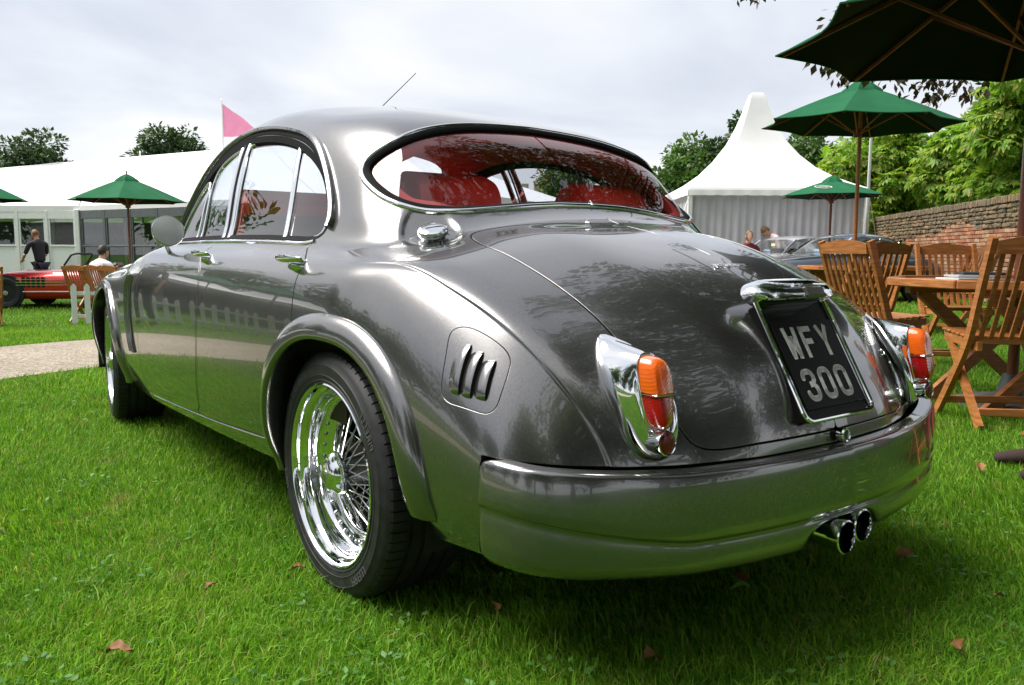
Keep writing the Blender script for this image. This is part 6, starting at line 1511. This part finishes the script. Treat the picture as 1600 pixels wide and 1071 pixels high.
def person(x,y,rz,label,pose='stand',shirt=None,trousers=None,hair='hair',z=0,sc=1,bend=0,head=0,longhair=False):
    """faces +y; joints in metres"""
    root=empty('person',(x,y,float(ground_z(x,y))+z),rz,label,'person',None,sc)
    if pose=='sit': hipz=.52; hipy=-.02
    else: hipz=.93; hipy=0
    def B(p):  # bend the upper body forward about the hip
        p=np.array(p,float); q=p-np.array([0,hipy,hipz]); c,s=math.cos(bend),math.sin(bend); return tuple(np.array([0,hipy,hipz])+np.array([q[0],q[1]*c+q[2]*s,-q[1]*s+q[2]*c]))
    H=hipz
    up=[(0,hipy,H),(0,hipy,H+.18),(0,hipy,H+.36),(0,hipy-.01,H+.50),(0,hipy+.01,H+.57)]
    hands={'stand':[(.20,0,H+.47),(.26,-.02,H+.20),(.25,.06,H-.06)],'sit':[(.20,0,H+.47),(.25,.06,H+.20),(.18,.32,H+.20)],'reach':[(.20,0,H+.47),(.26,.14,H+.24),(.18,.42,H+.16)]}[pose if pose in('stand','sit') else 'reach']
    J=[up[0]]+[B(p) for p in up[1:]];E=[(0,1),(1,2),(2,3),(3,4)];R=[(.15,.11),(.13,.10),(.165,.11),(.10,.075),.055]
    for s in (1,-1):
        k=len(J); J+=[B((s*hands[0][0],hands[0][1]+hipy,hands[0][2])),B((s*hands[1][0],hands[1][1]+hipy,hands[1][2]))]; E+=[(3,k),(k,k+1)]; R+=[.068,.048]
    skin_mesh(J,E,R,'shirt',shirt,root)
    # forearms and hands with fingers, neck and head: one skin surface
    for s in (1,-1):
        el=np.array(B((s*hands[1][0],hands[1][1]+hipy,hands[1][2])));ha=np.array(B((s*hands[2][0],hands[2][1]+hipy,hands[2][2]))); d=(ha-el)/np.linalg.norm(ha-el)
        J=[tuple(el),tuple(ha),tuple(ha+d*.07)];E=[(0,1),(1,2)];R=[.042,.028,(.036,.018)]
        sd=np.cross(d,[0,0,1]) if abs(d[2])<.9 else np.array([0,1.,0]); sd/=np.linalg.norm(sd)
        for q,(o_,l_) in enumerate(((-.028,.065),(-.009,.078),(.010,.074),(.028,.058))):
            k=len(J); J+=[tuple(ha+d*.08+sd*o_),tuple(ha+d*(.08+l_*.6)+sd*o_*1.1),tuple(ha+d*(.08+l_)+sd*o_*1.1-np.array([0,0,.012]))]; E+=[(2,k),(k,k+1),(k+1,k+2)]; R+=[.010,.009,.007]
        k=len(J); J+=[tuple(ha+d*.03+sd*.04),tuple(ha+d*.07+sd*.06)]; E+=[(1,k),(k,k+1)]; R+=[.012,.009]
        skin_mesh(J,E,R,'arm',MT['skin'],root,1)
    hd=Matrix.Translation(B((0,hipy+.04,H+.70)))@Matrix.Rotation(-bend-head,4,'X')
    m=MB(); m.tube([B((0,hipy,H+.52)),B((0,hipy+.02,H+.64))],[.058,.052],12)
    V=[];F=[];a_,b_=20,14
    for i in range(b_+1):
        ph=math.pi*i/b_
        for j in range(a_):
            t=2*math.pi*j/a_; X=.076*math.sin(ph)*math.cos(t); Y=.096*math.sin(ph)*math.sin(t); Z=.122*math.cos(ph)
            if Z<-.02: X*=1-.25*(-Z/.12); Y=Y*(1-.1*(-Z/.12))+.010
            if Y>.05: 
                nose=math.exp(-((X)/.014)**2-((Z+.012)/.028)**2); Y+=.026*nose; Y-=.010*(math.exp(-((abs(X)-.030)/.014)**2-((Z-.016)/.014)**2)); Y+=.006*math.exp(-(X/.024)**2-((Z+.058)/.010)**2)
            V.append((X,Y,Z))
    for i in range(b_):
        for j in range(a_): F.append((i*a_+j,(i+1)*a_+j,(i+1)*a_+(j+1)%a_,i*a_+(j+1)%a_))
    m.add(V,F,hd); m.box((.079,-.005,-.005),(.018,.035,.055),hd,.008); m.box((-.079,-.005,-.005),(.018,.035,.055),hd,.008)
    ho=m.build('head',MT['skin'],root,True,1.5)
    hm=MB(); V2=[(x_*1.09,y_*1.06-.010,z_*1.07+.006) for x_,y_,z_ in V]; F2=[f for f in F if np.mean([V[i][2] for i in f])>(-.012+.80*np.mean([V[i][1] for i in f]) if not longhair else min(.045+.3*np.mean([V[i][1] for i in f]),-.5+8*max(0,np.mean([V[i][1] for i in f])))) ]; hm.add(V2,F2,hd); hm.build('hair',MT[hair],ho,True,1.5)
    for s in (1,-1): e=MB(); e.lathe([(.0001,.006),(.006,.004),(.009,0)],8,hd@Matrix.Translation((s*.030,.080,.016))@Matrix.Rotation(-math.pi/2,4,'X')); e.build('eye',MT['under'],ho)
    # legs
    if pose=='sit': L=[(.09,hipy,H),(.12,.42,H+.02),(.13,.46,.10),(.13,.50,.06)]
    else: L=[(.09,hipy,H-.02),(.10,.03,.50),(.11,-.02,.10),(.11,.02,.06)]
    J=[(0,hipy,H)];E=[];R=[(.15,.11)]
    for s in (1,-1):
        k=len(J); st_=.10*s if pose=='walk' else 0
        J+=[(s*L[0][0],L[0][1],L[0][2]-.03),(s*L[1][0],L[1][1]+st_,L[1][2]),(s*L[2][0],L[2][1]+st_*1.6,L[2][2])]; E+=[(0,k),(k,k+1),(k+1,k+2)]; R+=[.092,.066,.050]
    skin_mesh(J,E,R,'trousers',trousers,root)
    for s in (1,-1):
        st_=.16*s if pose=='walk' else 0; f=(s*L[2][0],L[2][1]+st_,.045); skin_mesh([(f[0],f[1]-.05,.05),(f[0],f[1]+.06,.045),(f[0]+s*.015,f[1]+.17,.03)],[(0,1),(1,2)],[(.042,.045),(.045,.04),(.035,.025)],'shoe',MT['under'],root,1)
    return root
black=cloth('black_shirt',(.02,.022,.028)); white=cloth('white_shirt',(.72,.73,.76)); navy=cloth('navy_trousers',(.02,.025,.04)); red_=cloth('dark_red_top',(.18,.02,.03)); grey_=cloth('grey_top',(.2,.2,.2)); pinky=cloth('pale_pink_shirt',(.75,.62,.64))
person(-11.35,19.4,math.radians(60),'man in a black polo shirt leaning over the red roadster','reach',black,navy,'fairhair',0,1.0,.18,.35)
person(-7.30,14.25,math.radians(-18),'dark-haired man in a white shirt seated with his back to the viewer','sit',white,navy,'hair',0,1.0,.12)
person(6.35,18.75,math.radians(95),'man in a white shirt bending over the silver car','reach',pinky,navy,'fairhair',0,1.0,.75,.3)
person(5.05,17.3,math.radians(190),'woman in dark red seated before the pointed tent','sit',red_,navy,'fairhair',.05,longhair=True)
person(-7.55,22.6,math.radians(200),'person in grey seated at the marquee entrance','sit',grey_,navy,'hair',.3)
person(-6.25,7.4,math.radians(250),'man in dark clothes outside the picture, mirrored in the saloon wing','walk' if 0 else 'stand',black,navy,'hair')
def seated_visitor():
    """visitor at the right edge: only one shoe and trouser end reach into the picture"""
    r=person(2.64,3.08,math.radians(78),'visitor at the right edge in burgundy trousers and brown suede shoes','sit',grey_,cloth('burgundy_trousers',(.20,.015,.035)),'hair')
    for o in [c for c in bpy.data.objects if c.parent==r and c.name.startswith('shoe')]:
        o.data.materials.clear(); o.data.materials.append(simple('brown_suede',(.035,.018,.014),.9,bump=.4,bscale=150))
seated_visitor(); put_chair(2.60,3.08,math.radians(78),'chair under the visitor beyond the right picture edge')
# ================================================================ GRASS
def inside_path(X,Y): return inpoly(np.c_[X,Y],[tuple(p) for p in np.vstack([catmull(np.array(PATH_NEAR),3),catmull(np.array(PATH_FAR),3)[::-1]])])
def grass(name,n,xr,ymin,ymax,L0,W0,seed,power=1.0,segs=2,mask=None):
    g=np.random.default_rng(seed)
    # more blades near the viewer
    t=g.random(n); Y=ymin*(ymax/ymin)**(t**power) if ymin>0 else ymin+(ymax-ymin)*t; X=(g.random(n)*2-1)*xr(Y)
    if mask is not None: k=mask(X,Y); X=X[k];Y=Y[k]
    k=~inside_path(X,Y); X=X[k];Y=Y[k]; n=len(X)
    patch=.5+.5*np.sin(X*2.1+np.sin(Y*1.7)*1.3)*np.sin(Y*1.9+X*.6); fine=.5+.5*np.sin(X*13+3*np.sin(Y*5))*np.sin(Y*11+2*np.sin(X*7))
    L=L0*(.42+.75*g.random(n)**1.2)*(.72+.40*patch+.25*fine)*np.where(g.random(n)<.03,1.6,1); W=W0*(.6+.8*g.random(n))
    a=g.random(n)*2*math.pi+0; lean=.25+.75*g.random(n)**1.3+.0; swirl=np.sin(X*3.3+1)*1.2+np.cos(Y*2.7)*1.2
    a=a*.65+swirl
    dx,dy=np.cos(a),np.sin(a); b=g.random(n)*2*math.pi; wx,wy=np.cos(b),np.sin(b); Z=ground_z(X,Y)
    # three rings: base, mid, tip
    o1=L*.34*lean; o2=L*.95*lean; h1=L*.52; h2=L*(1.0-.48*lean)
    B=np.stack([X,Y,Z-.004],1); w=np.stack([wx*W/2,wy*W/2,0*X],1)
    M_=B+np.stack([dx*o1,dy*o1,h1],1); T_=B+np.stack([dx*o2,dy*o2,h2],1)
    V=np.stack([B-w,B+w,M_+w*.8,M_-w*.8,T_],1).reshape(-1,3)
    i=np.arange(n)[:,None]*5; F=np.concatenate([i+np.array([[0,1,2]]),i+np.array([[0,2,3]]),i+np.array([[3,2,4]])],0)
    o=link(name,V,F,MT['grass'],None,False); o['kind']='stuff'; return o
def grassmat():
    mm=Mat('grass_blades').set(rough=.6,spec=.18); geo=mm.n('ShaderNodeNewGeometry')
    c=mm.ramp(geo.outputs['Random Per Island'],[(0,(.058,.155,.010)),(.35,(.115,.285,.016)),(.7,(.18,.39,.024)),(.93,(.27,.45,.05)),(.97,(.30,.26,.09)),(1,(.36,.30,.13))])
    c=mm.mul(c,mm.ramp(mm.noise(1.9,5,.65),[(.28,(.62,.74,.50)),(.45,(1,1,1)),(.62,(1.15,1.05,1.1)),(.74,(1.5,1.15,1.5))]))
    dm=mm.ramp(mm.noise(3.1,4,.7),[(.60,(0,0,0)),(.72,(.75,.75,.75))]); dx=mm.n('ShaderNodeMix',data_type='RGBA'); mm.l(dm,dx.inputs[0]); mm.l(c,dx.inputs[6]); dx.inputs[7].default_value=(.33,.30,.11,1); c=dx.outputs[2]; mm.base(c)
    t=mm.n('ShaderNodeBsdfTranslucent'); mm.l(mm.mul(c,(1.5,1.5,.8,1)),t.inputs[0]); mx=mm.n('ShaderNodeMixShader'); mx.inputs[0].default_value=.35
    out=mm.t.nodes['Material Output']; mm.l(mm.b.outputs[0],mx.inputs[1]); mm.l(t.outputs[0],mx.inputs[2]); mm.l(mx.outputs[0],out.inputs[0]); MT['grass']=mm.m
grassmat()
grass('grass_near',340000,lambda Y:.72*Y+.35,1.15,4.6,.050,.0031,101,1.0)
grass('grass_middle',230000,lambda Y:.74*Y+.4,4.5,13,.052,.0052,102,1.0)
grass('grass_far',90000,lambda Y:.76*Y+.5,12.8,30,.07,.013,103,1.0)
grass('grass_beside',90000,lambda Y:0*Y+1,0,1,.055,.007,104) if 0 else None
def side_grass():
    g=np.random.default_rng(9)
    return grass('grass_beside',110000,lambda Y:np.full_like(Y,11.0),-3.5,11,.055,.010,105,1.0,2,lambda X,Y:(np.abs(X)>.72*np.maximum(Y,0)+.3)&~((np.abs(X)<.4)&(np.abs(Y)<.4)))
side_grass()
# clover and broad-leaved weeds
def weeds():
    g=np.random.default_rng(77); C=[];R=[]
    for k in range(150):
        y=1.3*(6/1.3)**g.random(); x=(g.random()*2-1)*(.68*y)
        if inside_path(np.array([x]),np.array([y]))[0]: continue
        C.append((x,y,.020)); R.append(.05+.05*g.random())
    C=np.array(C);R=np.array(R); V,F=scatter_leaves(C*1.0,R,1900,.022,LEAF_SIMPLE,78,.0); V[:,2]=.018+np.abs(V[:,2]-.02)*.45
    o=link('clover',V,F,leafmat('clover_leaves',[(.07,.20,.04),(.12,.28,.06)],.3),None,False); o['kind']='stuff'
weeds()
# fallen leaves
MT['deadleaf']=simple('dead_leaf',(.24,.11,.03),.7,var=.3,scale=20)
MT['greenleaf']=simple('fresh_fallen_leaf',(.16,.36,.05),.5)
def fallen(x,y,s,rz,label,mat='deadleaf',z=.042):
    g=np.random.default_rng(int(abs(x*1000)+y*100)); V=[];F=[];n=10
    for i in range(n+1):
        u=i/n; w=.34*math.sin(math.pi*u**.8)*(1+.25*math.sin(u*18)); 
        for t in (-1,-.5,0,.5,1): V.append((u-.5,w*t,.16*abs(t)*(1+.4*math.sin(u*5))+.12*math.sin(u*4)))
    for i in range(n):
        for j in range(4): F.append((i*5+j,i*5+j+1,(i+1)*5+j+1,(i+1)*5+j))
    V.append((-.5,0,.0));V.append((-.78,.02,.10));V.append((-.78,-.02,.10));F.append((len(V)-3,len(V)-2,len(V)-1))
    o=link('fallen_leaf',np.array(V)*s,F,MT[mat],None,True); o.location=(x,y,z+float(ground_z(x,y))); o.rotation_euler=(g.normal(scale=.3),g.normal(scale=.3),rz); tag(o,label,'leaf','fallen leaves on the lawn')
for x,y,s,rz,lb in [(1.12,2.20,.055,.2,'brown curled leaf below the tail pipes'),(1.89,3.16,.05,1.2,'small brown leaf in the grass left of the suede shoe'),(-.04,1.85,.036,1.9,'brown leaf on the lawn below the left of the bumper'),(-.57,2.08,.035,.4,'orange-brown scrap of leaf by the foot of the rear tyre'),(-.83,1.62,.055,.1,'pale brown leaf in the bottom left of the lawn'),(.30,1.60,.06,.7,'brown leaf at the bottom edge, middle of the picture'),(.98,1.67,.04,1.4,'upright orange leaf near the bottom right corner'),(.60,2.02,.05,2.2,'reddish leaf in the shadow beneath the bumper'),(-.76,1.96,.035,.9,'small brown leaf left of the rear tyre'),(1.22,1.92,.03,.3,'tiny tan leaf right of centre in the lower lawn'),(-2.0,4.15,.05,.2,'orange leaf lying before the front tyre'),(2.45,3.75,.05,.5,'brown leaf near the nearest chair foot')]: fallen(x,y,s,rz,lb)
fallen(.585,1.965,.05,2.7,'fresh green leaf in the shadow beneath the bumper','greenleaf')
